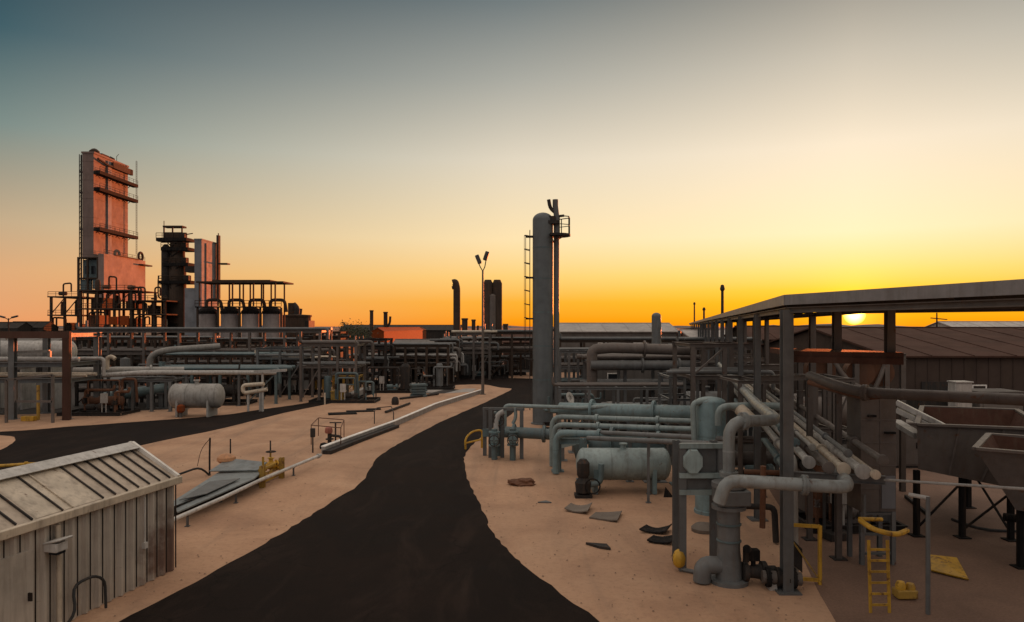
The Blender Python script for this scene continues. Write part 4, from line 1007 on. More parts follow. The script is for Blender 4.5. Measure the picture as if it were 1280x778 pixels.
def swing_gate():
    Y = 20.0; a, b = V((X(987,Y),Y,0)), V((X(1021,Y),Y-.2,0)); root = T('safety_gate', 'yellow square tube safety gate standing beside the tall front post', 'gate', (a+b)/2); z0, z1 = .12, Z(656,Y)
    m = MB()
    for p, q in ((a+V((0,0,z1)),b+V((0,0,z1))),(a+V((0,0,z0)),b+V((0,0,z0))),(a+V((0,0,z0)),a+V((0,0,z1))),(b+V((0,0,0)),b+V((0,0,z1+.03)))): m.bar(p, q, .085)
    m.build('frame', M['yellow'], root); m = MB(); m.bar(a+V((.05,.03,z1*.75)), b+V((-.05,.03,.2)), .04); m.build('brace', M['yellowdull'], root)
    m = MB(); m.extrude([a+V((.06,.02,.5)),a+V((.35,.02,.25)),a+V((.35,.02,.9)),a+V((.06,.02,1.2))],.02); m.build('sign_plate', M['dark'], root)
swing_gate()
c = G(849,714); r_ = T('capped_standpipe', 'short yellow capped standpipe at the cabinet foot', 'standpipe', c)
MB().lathe([(.10,.12),(.17,.2),(.19,.4),(.13,.56),(.05,.62),(0,.63)], c, (0,0,1), 16).build('cap', M['yellow'], r_); MB().tube([c+V((0,0,.3)),c+V((0,0,.07)),c+V((.5,-.35,.06))], .06, 8, .1).build('drain', M['grey'], r_)
pipe('slim rust-brown pipe dropping from the U-bend beside the front post', [(X(954,20.4),20.4,3.1),(X(953,20.4),20.4,Z(660,20.4))], .08, M['rust'])
pipe('brown horizontal pipe low behind the tall front post', [(X(930,25),25,Z(590,25)),(X(1075,24),24,Z(594,24))], .09, M['rust'], supports=((0,.7),))
pipe('dark low pipe run crossing behind the valve column', [(X(905,24),24,Z(632,24)),(X(968,23.6),23.6,Z(634,23.6)),(X(970,23.5),23.5,.05)], .1, M['dark'])
r_ = T('pipe_pedestal', 'black pedestal with a heavy square foot on the brown paving', 'pedestal', G(1045,675)); b = G(1045,674)
MB().cyl(b+V((0,0,.1)), b+V((0,0,2.3)), .13, n=12).build('post', M['black'], r_); MB().obox(b+V((0,0,.13)), (.8,.6,.26), rz=.2).build('foot', M['dark'], r_, bevel=.03)

def boxcolumn():
    Y = 21.4; x0, x1 = X(1076,Y), X(1120,Y); root = T('box_column', 'tall brown-grey panelled box column with a yellow ladder at its foot', 'box column', ((x0+x1)/2,Y,0)); zt, zm = Z(497,Y), Z(640,Y)
    m = MB(); m.box(x0,x1,Y,Y+.9,zm,zt); 
    for i in range(1,5): m.box(x0-.01,x1+.01,Y-.012,Y,zm+(zt-zm)*i/5-.015,zm+(zt-zm)*i/5+.015)
    m.box(x0+.55,x0+.58,Y-.012,Y,zm,zt)
    m.build('casing', M['warmgrey'], root, bevel=.012)
    m = MB(); m.box(x0+.60,x1-.03,Y-.03,Y-.014,zm+.1,Z(595,Y)); m.build('access_panel', M['cladblue'], root)
    m = MB(); m.obox((x0+.3,Y-.06,Z(520,Y)),(.22,.1,.06)); m.obox((x1-.2,Y-.06,Z(541,Y)),(.3,.1,.06)); m.build('bracket', M['black'], root)
    for x, y in ((x0+.06,Y+.06),(x1-.06,Y+.06),(x0+.06,Y+.84),(x1-.06,Y+.84)): MB().ibeam((x,y,0),(x,y,zm),.12,.12).build('leg', M['grey'], root)
    m = MB(); 
    for py in (640,666,690): m.bar((x0,Y+.05,Z(py,Y)-.06),(x1,Y+.05,Z(py,Y)-.06),.07,.07)
    m.build('cross_bar', M['grey'], root)
    m = MB(); m.bar((x0+.03,Y-.15,1.0),(x0+.03,Y-.15,2.1),.07); m.build('hanger', M['grey'], root)
    yl = 17.85; xl = X(1100,yl); l = MB()
    for s_ in (-.23,.23): l.bar((xl+s_,yl,.0),(xl+s_,yl+.1,1.75),.07,.035)
    for i in range(6): l.bar((xl-.23,yl,.2+i*.27),(xl+.23,yl,.2+i*.27),.05,.05)
    l.build('ladder', M['yellow'], root)
    g = MB(); z = 2.05; g.tube([(xl-.32,yl+.35,z+.12),(xl-.2,yl-.05,z),(xl+.35,yl-.12,z-.12),(xl+.72,yl+.1,z-.06)],.065,8,.3); g.tube([(xl-.32,yl+.4,z+.14),(xl+.3,yl+.5,z+.1)],.05,8); g.build('guard_bar', M['yellow'], root)
boxcolumn()
def bollard_box():
    c = G(1131,748); root = T('yellow_step_block', 'low yellow step block with two rounded tops right of the yellow ladder', 'step block', c)
    MB().obox(c+V((0,0,.14)),(.52,.36,.22)).build('base', M['yellowdull'], root, bevel=.03)
    for dx in (-.12,.13): MB().lathe([(.12,0),(.13,.1),(.09,.2),(0,.23)], c+V((dx,-.02,.24-.05*(dx>0))), (0,0,1), 12).build('knob', M['yellow'], root)
bollard_box()
q = [G(1163,706)+V((0,0,.26)),G(1164,716)+V((0,0,.05)),G(1211,727)+V((0,0,.03)),G(1196,707)+V((0,0,.20))]
S(MB().extrude(q[::1], .04), 'warning_plate', M['yellow'], 'yellow plate leaning low on the brown paving behind a slim pole', 'plate')
r_ = T('rail_post', 'slim steel pole with short arm holding up the long thin rail', 'pole', G(1160,768)); b = G(1160,768)
MB().cyl(b, b+V((0,0,2.86)), .055, .05, 10).build('pole', M['grey'], r_); MB().tube([b+V((.02,0,2.82)),b+V((-.3,.3,2.84))], .05, 8).build('arm', M['pale'], r_)
m = MB(); m.tube([A(1062,597,19.3),A(1150,603,18.2),A(1290,612,16.6),A(1420,620,15.2)], .035, 8); S(m, 'guard_rail', M['pale'], 'long thin pale rail crossing in front of the hoppers', 'rail')
# heavy beam pipe crossing at the right
pipe('heavy grey pipe curving across the right side above the hoppers', [A(1012,470,24),A(1045,482,22),A(1078,491,20.8),A(1280,500,18),A(1400,503,16.8)], .15, M['warmgrey'], flanges=((2,.02),(3,.6)), n=18, bend=1.2)
pipe('copper-brown pipe branch below the heavy curved pipe', [A(1012,478,23.7),A(1052,490,22),A(1082,497,20.9),A(1110,494,20.6)], .09, M['rust'], bend=.8)
for px, Y, t in ((1012,24,470),(1048,22,487)):
    r_ = T('pipe_stanchion', 'thin upright carrying the curved pipe, '+('farther and left of the pair' if px == 1012 else 'nearer and right of the pair'), 'stanchion', (X(px,Y),Y,0))
    MB().ibeam((X(px,Y),Y,0),(X(px,Y),Y,Z(t,Y)-.13),.16,.16).build('post', M['warmgrey'], r_); MB().box(X(px,Y)-.2,X(px,Y)+.2,Y-.2,Y+.2,0,.04).build('base_plate', M['dark'], r_)

def hopper(lab, corners_top, corners_bot, legs, mat, rim=.09, wall=.08):
    """open topped steel bin: outer skin, inner skin, folded rim, legs"""
    cx = sum(p[0] for p in corners_top)/4; cy = sum(p[1] for p in corners_top)/4; root = T('open_hopper', lab, 'hopper', (cx,cy,0))
    c = V((cx,cy,0)); t, b = [V(p) for p in corners_top], [V(p) for p in corners_bot]
    ti = [p+(c-V((p.x,p.y,0))).normalized()*wall*1.4 for p in t]; bi = [p+(c-V((p.x,p.y,0))).normalized()*wall*1.4+V((0,0,wall)) for p in b]
    m = MB(); m.add(t+b, [(i,(i+1)%4,(i+1)%4+4,i+4) for i in range(4)]+[(4,5,6,7)]); m.build('shell', mat, root)
    m = MB(); m.add(ti+bi, [(i,i+4,(i+1)%4+4,(i+1)%4) for i in range(4)]+[(7,6,5,4)]); m.build('lining', M['brownred'], root)
    m = MB(); 
    for i in range(4): m.bar(t[i], t[(i+1)%4], rim*1.9, rim)
    m.build('rim', M['warmgrey'], root, bevel=.012)
    for i in range(4):
        for k in (.33,.67):
            MB().bar(t[i].lerp(t[(i+1)%4],k)+V((0,0,-.05)), b[i].lerp(b[(i+1)%4],k), .06, .06).build('stiffener', mat, root)
    for p, q in legs:
        p, q = V(p), V(q); m = MB(); m.bar(q, p, .16); m.box(q.x-.2,q.x+.2,q.y-.2,q.y+.2,0,.04); m.build('leg', M['black'], root)
    m = MB()
    for (p, q), (p2, q2) in zip(legs, legs[1:]): m.bar(V(q)+V((0,0,.25)), V(p2)-V((0,0,.15)), .06)
    m.build('brace', M['black'], root)
zt = 3.75
ta = [(13.4,24.2,zt),(17.2,23.4,zt-.05),(19.6,28.4,zt),(16.6,29.6,zt)]; ba = [(13.5,24.3,2.25),(16.3,23.8,1.72),(18.6,28.0,1.72),(16.5,29.2,2.25)]
hopper('wide brown-grey open hopper on black legs beneath the heavy pipe', ta, ba, [((13.5,24.4,2.2),(13.5,24.4,0)),((14.9,24.2,2.0),(14.9,24.2,0)),((16.3,23.9,1.7),(16.3,23.9,0)),((17.6,28.2,1.8),(17.6,28.2,0))], M['hopper'])
zt = 3.55
tb = [(13.05,20.6,zt),(17.0,19.6,zt-.2),(18.4,22.2,zt-.1),(15.0,23.0,zt+.05)]; bb = [(14.4,20.9,1.75),(16.6,20.1,1.5),(17.6,22.0,1.5),(15.6,22.5,1.75)]
hopper('nearer dark open hopper with steeply sloped side at the right edge', tb, bb, [((14.75,21.2,1.8),(14.75,21.2,0)),((16.6,20.4,1.6),(16.6,20.4,0)),((15.75,22.3,1.8),(15.75,22.3,0))], M['hopper'])
m = MB(); c = V((14.8,24.6,0)); m.tube([c+V((.0,0,.5)),c+V((1.2,.3,.05)),c+V((3.5,.1,.03))], .05, 6, .8); S(m, 'air_hose', M['rubber'], 'black hose running along the paving under the wide hopper', 'hose')
m = MB(); a = G(1132,623); m.bar(a+V((0,0,.08)), G(1160,646)+V((0,0,.08)), .1,.12); S(m, 'loose_bar', M['dark'], 'loose dark steel bar lying left of the hopper legs', 'bar')
pipe('drain pipe with shiny end beneath the wide hopper', [(15.6,23.2,.95),(16.6,22.8,.9)], .13, M['black'], flanges=((0,.9),))
for i, (p0, p1, lab) in enumerate((((1120,503),(1205,546),'upper pale duct sloping behind the box column above the wide hopper'),((1120,528),(1148,545),'short pale duct stub low behind the box column'))):
    a, b = A(*p0,27+i), A(*p1,26-i*0.5); c = MB()
    for dz in (0,-.28) if not i else (0,): c.bar(a+V((0,0,dz)), b+V((0,0,dz*.7)), .35, .2)
    S(c, 'duct', M['pale'], lab, 'duct', bevel=.02)
# ------------------------------------------------------------------ right background
shed('large grey hall with wide red-brown roof at the far right', 28, 74, 54, 82, 4.75, 6.75, M['hallwall'], M['roofbrown'], 'hall', doors=((30.2,3.0,2.9),(41.5,2.2,3.2)), windows=((34.0,.9,1.7,.9),(38.0,2.2,.8,2.2)))
shed('low dark brown roofed store behind the landing under the canopy', 29, 41, 88, 100, 5.4, 6.9, M['walldark'], M['roofbrown'], 'store', doors=((31,2.4,2.6),))
shed('white roofed shed far beyond the red-brown roof', 66, 80, 125, 136, 4.6, 6.1, M['pale'], M['roofpale'], 'shed', windows=((68,3,1.6,1.2),))
shed('pale long shed farthest right on the skyline', 92, 140, 150, 165, 6.2, 7.9, M['pale'], M['roofpale'], 'shed', doors=((96,4,4),))
r_ = T('lattice_pole', 'dark pole rising between the two pale roofs at far right', 'pole', (82.5,142,0)); MB().cyl((82.5,142,0),(82.5,142,9.6),.28,.12,8).build('pole', M['dark'], r_); MB().bar((81.3,142,8.6),(84.5,142,8.3),.18).build('crossarm', M['dark'], r_)
def arches():
    Y = 31; root = T('steel_gantry', 'brown frame with rounded duct openings standing under the landing', 'duct frame', (X(1060,Y),Y,0))
    for px in (1000,1036,1070,1108,1128): MB().ibeam((X(px,Y),Y,0),(X(px,Y),Y,Z(446,Y)),.2,.2).build('post', M['warmgrey'], root)
    for py in (446,492): MB().ibeam((X(996,Y),Y-.02,Z(py,Y)),(X(1132,Y),Y-.02,Z(py,Y)),.2,.26).build('beam', M['warmgrey'], root)
    for px, rr, py in ((1024,.5,463),(1073,.48,466),(1096,.5,465)):
        c = A(px,py,Y+.6); m = MB(); m.lathe([(rr,-.5),(rr+.09,-.5),(rr+.09,.5),(rr,.5)], c, (.25,1,0), 24); m.lathe([(0,.3),(rr*.98,.3),(rr*.98,.34),(0,.34)], c, (.25,1,0), 24); m.build('duct_ring', M['rust'], root)
    m = MB(); m.tube([A(1040,450,Y+.1),A(1060,480,Y),A(1095,492,Y-.3)], .13, 10, 1.5); m.tube([A(1108,452,Y),A(1100,472,Y),A(1094,485,Y)], .1, 8, .5); m.build('brace_pipe', M['warmgrey'], root)
arches()
for i, (px, Y, w, h, mt, lab) in enumerate(((1040,27,2.0,2.1,'warmgrey','square grey-brown control cabinet behind the pipe bundle'),(1088,25.5,1.5,1.9,'grey','grey control cabinet with lattice door left of the heavy pipe'),
        (1135,36,1.3,2.2,'warmgrey','narrow brown cabinet before the hall wall'),(1205,44,1.0,3.6,'pale','white framed access door box before the hall'),(1172,46,2.2,2.6,'dark','dark machine housing with pale lid before the hall'),(1252,44,2.6,3.0,'wallgrey','tall plain grey container before the hall at far right'))):
    x = X(px,Y); zb = .1
    root = T('control_cabinet', lab, 'cabinet', (x,Y,0)); MB().box(x-w/2,x+w/2,Y,Y+w*.8,.12,h).build('case', M[mt], root, bevel=.03)
    MB().box(x-w/2+.05,x+w/2-.05,Y+.05,Y+w*.8-.05,0,.12).build('plinth', M['dark'], root)
    d_ = MB().box(x-w*.42,x+w*.42,Y-.03,Y-.002,.2,h-.1).build('door', M[mt], root, bevel=.01); MB().box(x+w*.3,x+w*.34,Y-.08,Y-.03,h*.45,h*.58).build('handle', M['black'], d_)
    MB().box(x-w*.54,x+w*.54,Y-.08,Y+w*.85,h,h+.07).build('lid', M['pale'] if i in (3,4) else M[mt], root)
# pipe sleepers, skids and frames under and behind the canopy
rack('square steel frame with two open bays behind the domed drum tank', X(866,36), X(945,36), 36, 4, 2, [Z(472,36),Z(432,36)], M['warmgrey'], .2, pipes=((0,3,.1,M['grey']),), brace=((0,1),), seed=2, name='bay_structure', cat='steel structure')
rack('pale low steel frame standing beside the white angled pipe', X(925,30), X(985,30), 30, 3, 2, [Z(478,30),Z(515,30)], M['warmgrey'], .14, seed=5, name='bay_structure', cat='steel structure')
rack('weathered steel frame of railed bays left of the box column', X(1000,29), X(1058,28), 27.5, 2.5, 2, [1.6,3.1,Z(474,28)], M['warmgrey'], .14, brace=((1,2),), seed=6, name='bay_structure', cat='steel structure')
skid('grey equipment skid with looped pipes behind the domed drum tank', X(945,33), 33, 5.0, 2.6, 31, M['grey'], M['warmgrey'], tall=3.2)
skid('brown equipment skid with valves right behind the receding bundle', X(1030,26.6)+.4, 25.6, 3.2, 1.8, 32, M['warmgrey'], M['rust'], tall=2.7)
skid('dark equipment skid in the shade below the canopy deck', X(985,44), 45, 7, 3, 33, M['dark'], M['warmgrey'], tall=3.0)
htank('brown horizontal vessel lying beyond the receding pipe bundle', (X(1040,38),38,2.6), 4.2, .9, M['warmgrey'])
htank('grey horizontal vessel left of the canopy posts and frame', (X(905,45),45,2.0), 4.5, 1.0, M['grey'])

# ------------------------------------------------------------------ middle background: racks behind the teal pipes
rack('two-level grey pipe rack with capped pale pipes behind the teal pipework', X(736,58), X(872,58), 58, 3.5, 3, [Z(484,58),Z(453,58)], M['grey'], .24, pipes=((0,4,.16,M['grey']),(1,3,.2,M['warmgrey'])), seed=11, rail=False)
pipe('long pale pipe with square elbow on the rack behind the teal pipework', [(X(740,57.5),57.5,1.2),(X(740,57.5),57.5,Z(437,57.5)),(X(765,57.5),57.5,Z(435,57.5)),(X(866,57.5),57.5,Z(438,57.5))], .42, M['warmgrey'], n=18, bend=.5, flanges=((2,.4),))
pipe('heavy grey pipe lying along the second level behind the teal pipework', [(X(738,57),57,Z(457,57)),(X(868,57),57,Z(457,57))], .38, M['grey'], n=18, flanges=((0,.5),(0,.85)))
shed('long grey panelled plant room behind the two-level rack', X(742,66), X(868,66), 66, 74, 4.0, 4.7, M['wallgrey'], M['wallgrey'], 'plant_room', windows=((X(760,66),.9,1.8,.9),(X(838,66),1.4,1.6,.8)), doors=((X(800,66),1.1,2.1),))
rack('low grey handrail rack crossing right of the tall column', X(700,46), X(845,46), 46, 2, 4, [Z(486,46),Z(520,46)], M['grey'], .16, pipes=((0,2,.1,M['warmgrey']),(1,3,.12,M['tealdark'])), seed=12)
rack('slender tall frame of thin bars left of the domed drum tank', X(838,40), X(872,40), 40, 3, 1, [1.6,Z(472,40),Z(500,40)], M['grey'], .14, seed=13, name='bay_structure', cat='steel structure')
for i, (px, Y, w, sd, mt, pm, tl, lab) in enumerate(((735,50,6,41,'dark','tealdark',2.4,'teal-piped equipment skid close behind the tall column'),(790,52,7,42,'dark','grey',2.6,'grey equipment skid between the handrail rack and the plant room'),
        (850,50,5,43,'dark','warmgrey',2.8,'brown-piped equipment skid by the slender tall frame'),(720,72,7,44,'warmgrey','warmgrey',3.2,'brown equipment skid far behind the tall column'),(905,62,7,45,'dark','grey',3.6,'grey equipment skid left of the canopy posts'),(960,70,8,46,'dark','warmgrey',3.8,'weathered equipment skid deep below the canopy'))):
    skid(lab, X(px,Y), Y, w, 2.6, sd, M[mt], M[pm], tall=tl)
vtank('slim grey round-topped column standing by the canopy far end', X(820.5,78), 78, .5, Z(391,78), M['grey'], bands=3, name='slim_column', cat='column', head=.8)
shed('long grey hall with pale roof line right behind the tall column', X(700,112), X(846,112), 112, 126, Z(415,112), Z(405,116), M['wallgrey'], M['roofpale'], 'hall', windows=((X(748,112),1.6,2.6,1.8),(X(790,112),2.2,2.4,2.0)), doors=((X(770,112),4.5,4.2),))
rack('brown pipe rack along the front of the long grey hall', X(700,95), X(850,95), 95, 4, 5, [2.4,Z(427,95)], M['steelfar'], .3, pipes=((0,4,.22,M['warmgrey']),(1,4,.2,M['grey'])), seed=14)
shed('grey hall deep behind the canopy posts', X(868,105), X(990,105), 105, 120, 5.0, 6.3, M['wallgrey'], M['roofpale'], 'hall', doors=((X(900,105),4,3.4),))
rack('weathered rack of pipes running below the canopy skyline', X(862,84), X(950,84), 84, 4, 4, [2.8,5.2], M['steelfar'], .28, pipes=((0,4,.2,M['warmgrey']),(1,3,.18,M['grey'])), seed=15)
for px, Y, t, r, lab in ((903,62,361,.17,'tallest dark thin pole piercing the skyline by the canopy'),(868,150,380,.2,'thin faint pole on the skyline left of the canopy'),(880,120,387,.22,'short dark pole with knob by the canopy far end')):
    r_ = T('thin_pole', lab, 'pole', (X(px,Y),Y,0)); MB().cyl((X(px,Y),Y,0),(X(px,Y),Y,Z(t,Y)), r, r*.7, 8).lathe([(r*1.8,0),(r*1.8,.1)], (X(px,Y),Y,0), (0,0,1), 8).build('pole', M['dark'], r_)
    MB().lathe([(r*.8,0),(r*1.3,.15),(r*.8,.5),(0,.55)], (X(px,Y),Y,Z(t,Y)-.2), (0,0,1), 8).build('cap', M['dark'], r_)

# ------------------------------------------------------------------ middle left background
def twin():
    Y = 112; root = T('twin_stack', 'pair of tall dark exhaust stacks joined by a bridge behind the floodlight mast', 'stack', (X(616,Y),Y,0))
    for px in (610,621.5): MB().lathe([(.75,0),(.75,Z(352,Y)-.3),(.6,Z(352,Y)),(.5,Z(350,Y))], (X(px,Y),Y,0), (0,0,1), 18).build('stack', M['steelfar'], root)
    m = MB(); m.cyl((X(610,Y),Y,Z(357,Y)),(X(622,Y),Y,Z(357,Y)),.28); m.build('bridge', M['dark'], root)
    MB().lathe([(.5,0),(.5,Z(370,Y)),(.2,Z(368,Y))], (X(616,Y),Y-.6,0), (0,0,1), 14).build('riser', M['warmgrey'], root)
    m = MB(); z = Z(430,Y); m.box(X(600,Y),X(632,Y),Y-2,Y+1.5,z-.15,z); m.build('platform', M['steelfar'], root)
twin()
Y = 130; r_ = T('bent_stack', 'single dark stack with hooked tip on the skyline', 'stack', (X(571,Y),Y,0)); MB().tube([(X(571,Y),Y,0),(X(571,Y),Y,Z(360,Y)),(X(569,Y),Y,Z(353,Y)),(X(566,Y),Y,Z(354,Y))], .62, 14, .8).build('stack', M['steelfar'], r_); MB().cyl((X(565,Y),Y,Z(360,Y)),(X(570,Y),Y,Z(359,Y)),.3).build('stub', M['dark'], r_)
for px, Y, t, r, bent, lab in ((464.5,240,388,.62,0,'slim dark chimney left of a bent one on the skyline'),(482,240,390,.7,1,'dark bent chimney beside a slim straight one on the skyline'),(581,180,398,.75,0,'short wide dark chimney left of the floodlight mast'),(592,180,399.5,.5,1,'short dark chimney with side box near the floodlight mast'),(632,160,405,.55,0,'stubby dark chimney right of the twin stacks'),(366,230,380,1.1,1,'dark chimney with a hump above the round drums')):
    r_ = T('chimney', lab, 'chimney', (X(px,Y),Y,0)); x = X(px,Y)
    MB().lathe([(r,0),(r*.95,Z(t,Y)-.4),(r*1.15,Z(t,Y)-.4),(r*1.1,Z(t,Y))], (x,Y,0), (0,0,1), 14).build('shaft', M['steelfar'], r_)
    if bent: MB().tube([(x+r*.6,Y,Z(t,Y)-5),(x+r*2.0,Y,Z(t,Y)-3.8),(x+r*2.2,Y,Z(t,Y)-1.5)], r*.55, 8, 1).build('side_flue', M['dark'], r_)
shed('long low skyline building, sunset light painted into its orange walls', X(464,185), -32.4, 185, 276, 5.6, 6.5, M['orange'], M['orange'], 'building', ridge='y', over=.1, windows=((X(472,185),.5,2.0,1.4),))  # sunset light on this building is put into its orange colour
shed('long dark roofed building behind the orange one', X(425,290), X(575,290), 290, 310, 5.4, 7.4, M['walldark'], M['walldark'], 'building')
shed('low pale roofed plant building left of the twin stacks', X(556,104), X(598,104), 104, 114, 4.4, 5.3, M['wallgrey'], M['roofpale'], 'plant_room', windows=((X(566,104),1.8,2.0,1.2),), doors=((X(585,104),1.4,2.3),))
shed('brown plant building between the twin stacks and tall column', X(630,118), X(672,118), 118, 128, 4.4, 5.6, M['roofbrown'], M['roofbrown'], 'plant_room', doors=((X(640,118),3,3),))
def bush(label, px, Y, h, w, seed):
    r = random.Random(seed); x = X(px,Y); root = T('bush', label, 'bush', (x,Y,0)); m = MB(); tips = []
    for i in range(9):
        a = r.uniform(0,6.28); q = V((x+w*.4*math.cos(a)*r.random(), Y+w*.4*math.sin(a)*r.random(), h*r.uniform(.5,.85))); m.tube([(x,Y,0),((x+q.x)/2,(Y+q.y)/2,q.z*.6),q], .07, 5, .5); tips.append(q)
    m.build('trunk', M['wood'], root); m = MB()
    for i in range(1500):
        t = r.choice(tips); c = t+V((r.gauss(0,w*.16),r.gauss(0,w*.16),r.gauss(0,h*.12))); s_ = r.uniform(.12,.3); u = V((r.gauss(0,1),r.gauss(0,1),r.gauss(0,1))).normalized(); v = u.orthogonal().normalized()
        m.add([c-u*s_, c+v*s_*.4, c+u*s_, c-v*s_*.4], [(0,1,2,3)])
    m.build('foliage', M['leaf'], root, smooth=False)
M['leaf'] = paint('dark_leaves', (.045,.055,.022), .7, 0)
bush('dark spiky bush standing on the skyline left of the orange building', 431, 150, 7.5, 4.5, 4)
bush('low dark bush on the skyline between the spiky bush and orange building', 450, 160, 7.2, 6.0, 9)

R3 = random.Random(5)
racks = [  # label, px0, px1, Y, depth, bays, level rows (py), material, pipes, seed
 ('two-level pale railed frame left of the side road curve', 376, 445, 68, 4, 3, (459,432), 'warmgrey', ((0,3,.14,'grey'),(1,3,.16,'warmgrey')), 21),
 ('low dark frame of small bays beside the side road curve', 395, 448, 78, 3, 4, (471,), 'yellowdull', ((0,2,.1,'dark'),), 22),
 ('long brown roofed walkway rack beyond the railed frame', 378, 424, 92, 4, 3, (424,416), 'steelfar', ((0,2,.16,'dark'),), 23),
 ('wide pipe rack with sloping pale pipes behind the side road', 484, 560, 90, 6, 3, (452,440,), 'dark', ((0,5,.2,'pale'),(1,5,.2,'warmgrey')), 24),
 ('dense pipe rack stacked three levels high near the far sand strip', 545, 572, 94, 5, 3, (460,445,428), 'steelfar', ((0,4,.15,'grey'),(1,4,.16,'pale'),(2,3,.14,'grey')), 25),
 ('tall open pipe rack in front of the low pale roofed building', 572, 612, 96, 5, 2, (441,432,418), 'warmgrey', ((0,3,.2,'warmgrey'),(1,3,.14,'grey'),(2,2,.18,'cream')), 26),
 ('broad brown pipe rack between floodlight mast and tall column', 612, 668, 98, 5, 2, (440,432,417), 'steelfar', ((0,2,.25,'warmgrey'),(2,3,.16,'grey')), 27),
 ('grey pipe rack with wide panels in front of the orange building', 450, 482, 84, 4, 2, (452,436,425), 'dark', ((0,4,.15,'grey'),(1,3,.14,'dark')), 28),
 ('long high pale pipe rack crossing below the big towers', 92, 400, 84, 5, 7, (442,414.5), 'warmgrey', ((0,4,.16,'warmgrey'),(1,4,.16,'grey')), 29),
 ('low rack of parallel grey pipes behind the pale horizontal tank', 205, 345, 66, 4, 4, (465,), 'tealdark', ((0,6,.16,'tealdark'),), 30),
 ('slim frame of thin bars before the pale sloping pipe', 143, 213, 60, 2.5, 3, (476,), 'grey', ((0,1,.08,'grey'),), 31),
 ('dark two-level rack at the foot of the tallest tower', 90, 215, 112, 6, 5, (440,424), 'steelfar', ((0,4,.2,'dark'),(1,4,.18,'steelfar')), 32),
 ('dark two-level rack below the four round drums', 215, 372, 112, 6, 6, (440,430), 'steelfar', ((0,4,.2,'steelfar'),(1,5,.18,'dark')), 33),
 ('low dense rack of thin pipes behind the sloping fat pipe', 96, 215, 64, 3, 8, (489,478), 'dark', ((0,6,.07,'warmgrey'),(1,5,.08,'grey')), 41),
 ('three-tier rack of thin bars behind the pale tank', 205, 330, 73, 5, 9, (470,456,446), 'steelfar', ((0,7,.09,'grey'),(1,6,.08,'warmgrey'),(2,5,.1,'tealdark')), 42),
 ('dense thin-pipe rack between the pale tank and railed frame', 325, 400, 74, 4, 6, (474,462,450), 'dark', ((0,6,.08,'warmgrey'),(1,6,.09,'grey'),(2,4,.08,'cream')), 43),
 ('fine three-level rack running beyond the railed frame', 440, 560, 88, 6, 9, (457,447,433), 'steelfar', ((0,8,.1,'warmgrey'),(1,7,.1,'pale'),(2,6,.1,'grey')), 44),
 ('fine thin-pipe rack beneath the twin stacks', 560, 664, 103, 5, 8, (449,438,425), 'steelfar', ((0,7,.1,'grey'),(1,7,.11,'warmgrey'),(2,5,.1,'grey')), 45),
 ('tall fine rack of thin pipes at the foot of the dark compressor house', 95, 260, 98, 5, 10, (452,438,424), 'steelfar', ((0,7,.11,'dark'),(1,7,.1,'warmgrey'),(2,5,.1,'grey')), 46),
 ('tall fine rack of thin pipes in front of the round drums', 262, 420, 100, 5, 10, (452,440,426), 'steelfar', ((0,7,.11,'warmgrey'),(1,7,.1,'dark'),(2,5,.1,'grey')), 47),
 ('fine low rack of thin pipes beside the grey panelled plant room', 700, 745, 62, 4, 4, (480,460,440), 'grey', ((0,6,.07,'tealdark'),(1,5,.08,'warmgrey'),(2,4,.08,'grey')), 48),
 ('fine three-level rack between plant room and canopy posts', 868, 940, 56, 5, 5, (478,458,436), 'warmgrey', ((0,6,.08,'grey'),(1,6,.08,'warmgrey'),(2,4,.08,'grey')), 49),
 ('railed dark platform frame left of the pale railed frame', 322, 378, 72, 4, 2, (448,436), 'grey', ((0,3,.12,'grey'),), 34),
]
for lab, p0, p1, Y, dp, nb, lv, mt, pp, sd in racks:
    rack(lab, X(p0,Y), X(p1,Y), Y, dp, nb, [Z(q,Y) for q in lv], M[mt], .22 if Y < 80 else .28, pipes=tuple((a,b,c,M[d_]) for a,b,c,d_ in pp), brace=((0,0),) if sd % 2 else ((nb-1,0),), seed=sd)
# left edge portal
rack('tall portal frame with broad brown top beam at the left edge', X(-120,55), X(84,55), 55, 4, 3, [Z(476,55),Z(456,55),Z(419,55)], M['grey'], .42, pipes=((0,2,.12,M['cream']),(1,2,.16,M['pale'])), seed=35, bh=.36)
r_ = T('fascia_beam', 'broad brown fascia plank along the top of the left portal frame', 'fascia', (X(0,54.6),54.6,Z(423,54.6))); MB().box(X(-130,54.6),X(89,54.6),54.35,54.62,Z(423,54.6),Z(414.5,54.6)).build('plank', M['roofbrown'], r_); MB().box(X(80,54.6),X(88.5,54.6),54.36,54.61,0,Z(423,54.6)).build('end_post', M['roofbrown'], r_)
htank('large white horizontal tank high behind the left portal frame', (X(35,62),62,Z(440,62)), 7.0, .95, M['pale'], legs=3)
m = MB(); Y = 53
for p, q in (((8,503),(8,475)),((20,503),(20,474)),((8,475),(66,469)),((20,502),(66,502))): m.bar(A(*p,Y), A(*q,Y), .16)
m.bar(V((X(8,Y),Y,0)), A(8,503,Y), .16); m.bar(V((X(66,Y),Y,0)), A(66,469,Y), .16); S(m, 'low_pipe_frame', M['warmgrey'], 'weathered rectangular pipe frame low inside the left portal', 'frame')
m = MB()
for p, q in (((12,463),(12,441)),((12,441),(62,439)),((62,439),(62,456)),((12,462),(62,456))): m.bar(A(*p,56.5), A(*q,56.5), .2)
m.bar(V((X(12,56.5),56.5,0)), A(12,463,56.5), .2); S(m, 'high_pipe_frame', M['tankgrey'], 'pale rectangular pipe frame higher inside the left portal', 'frame')
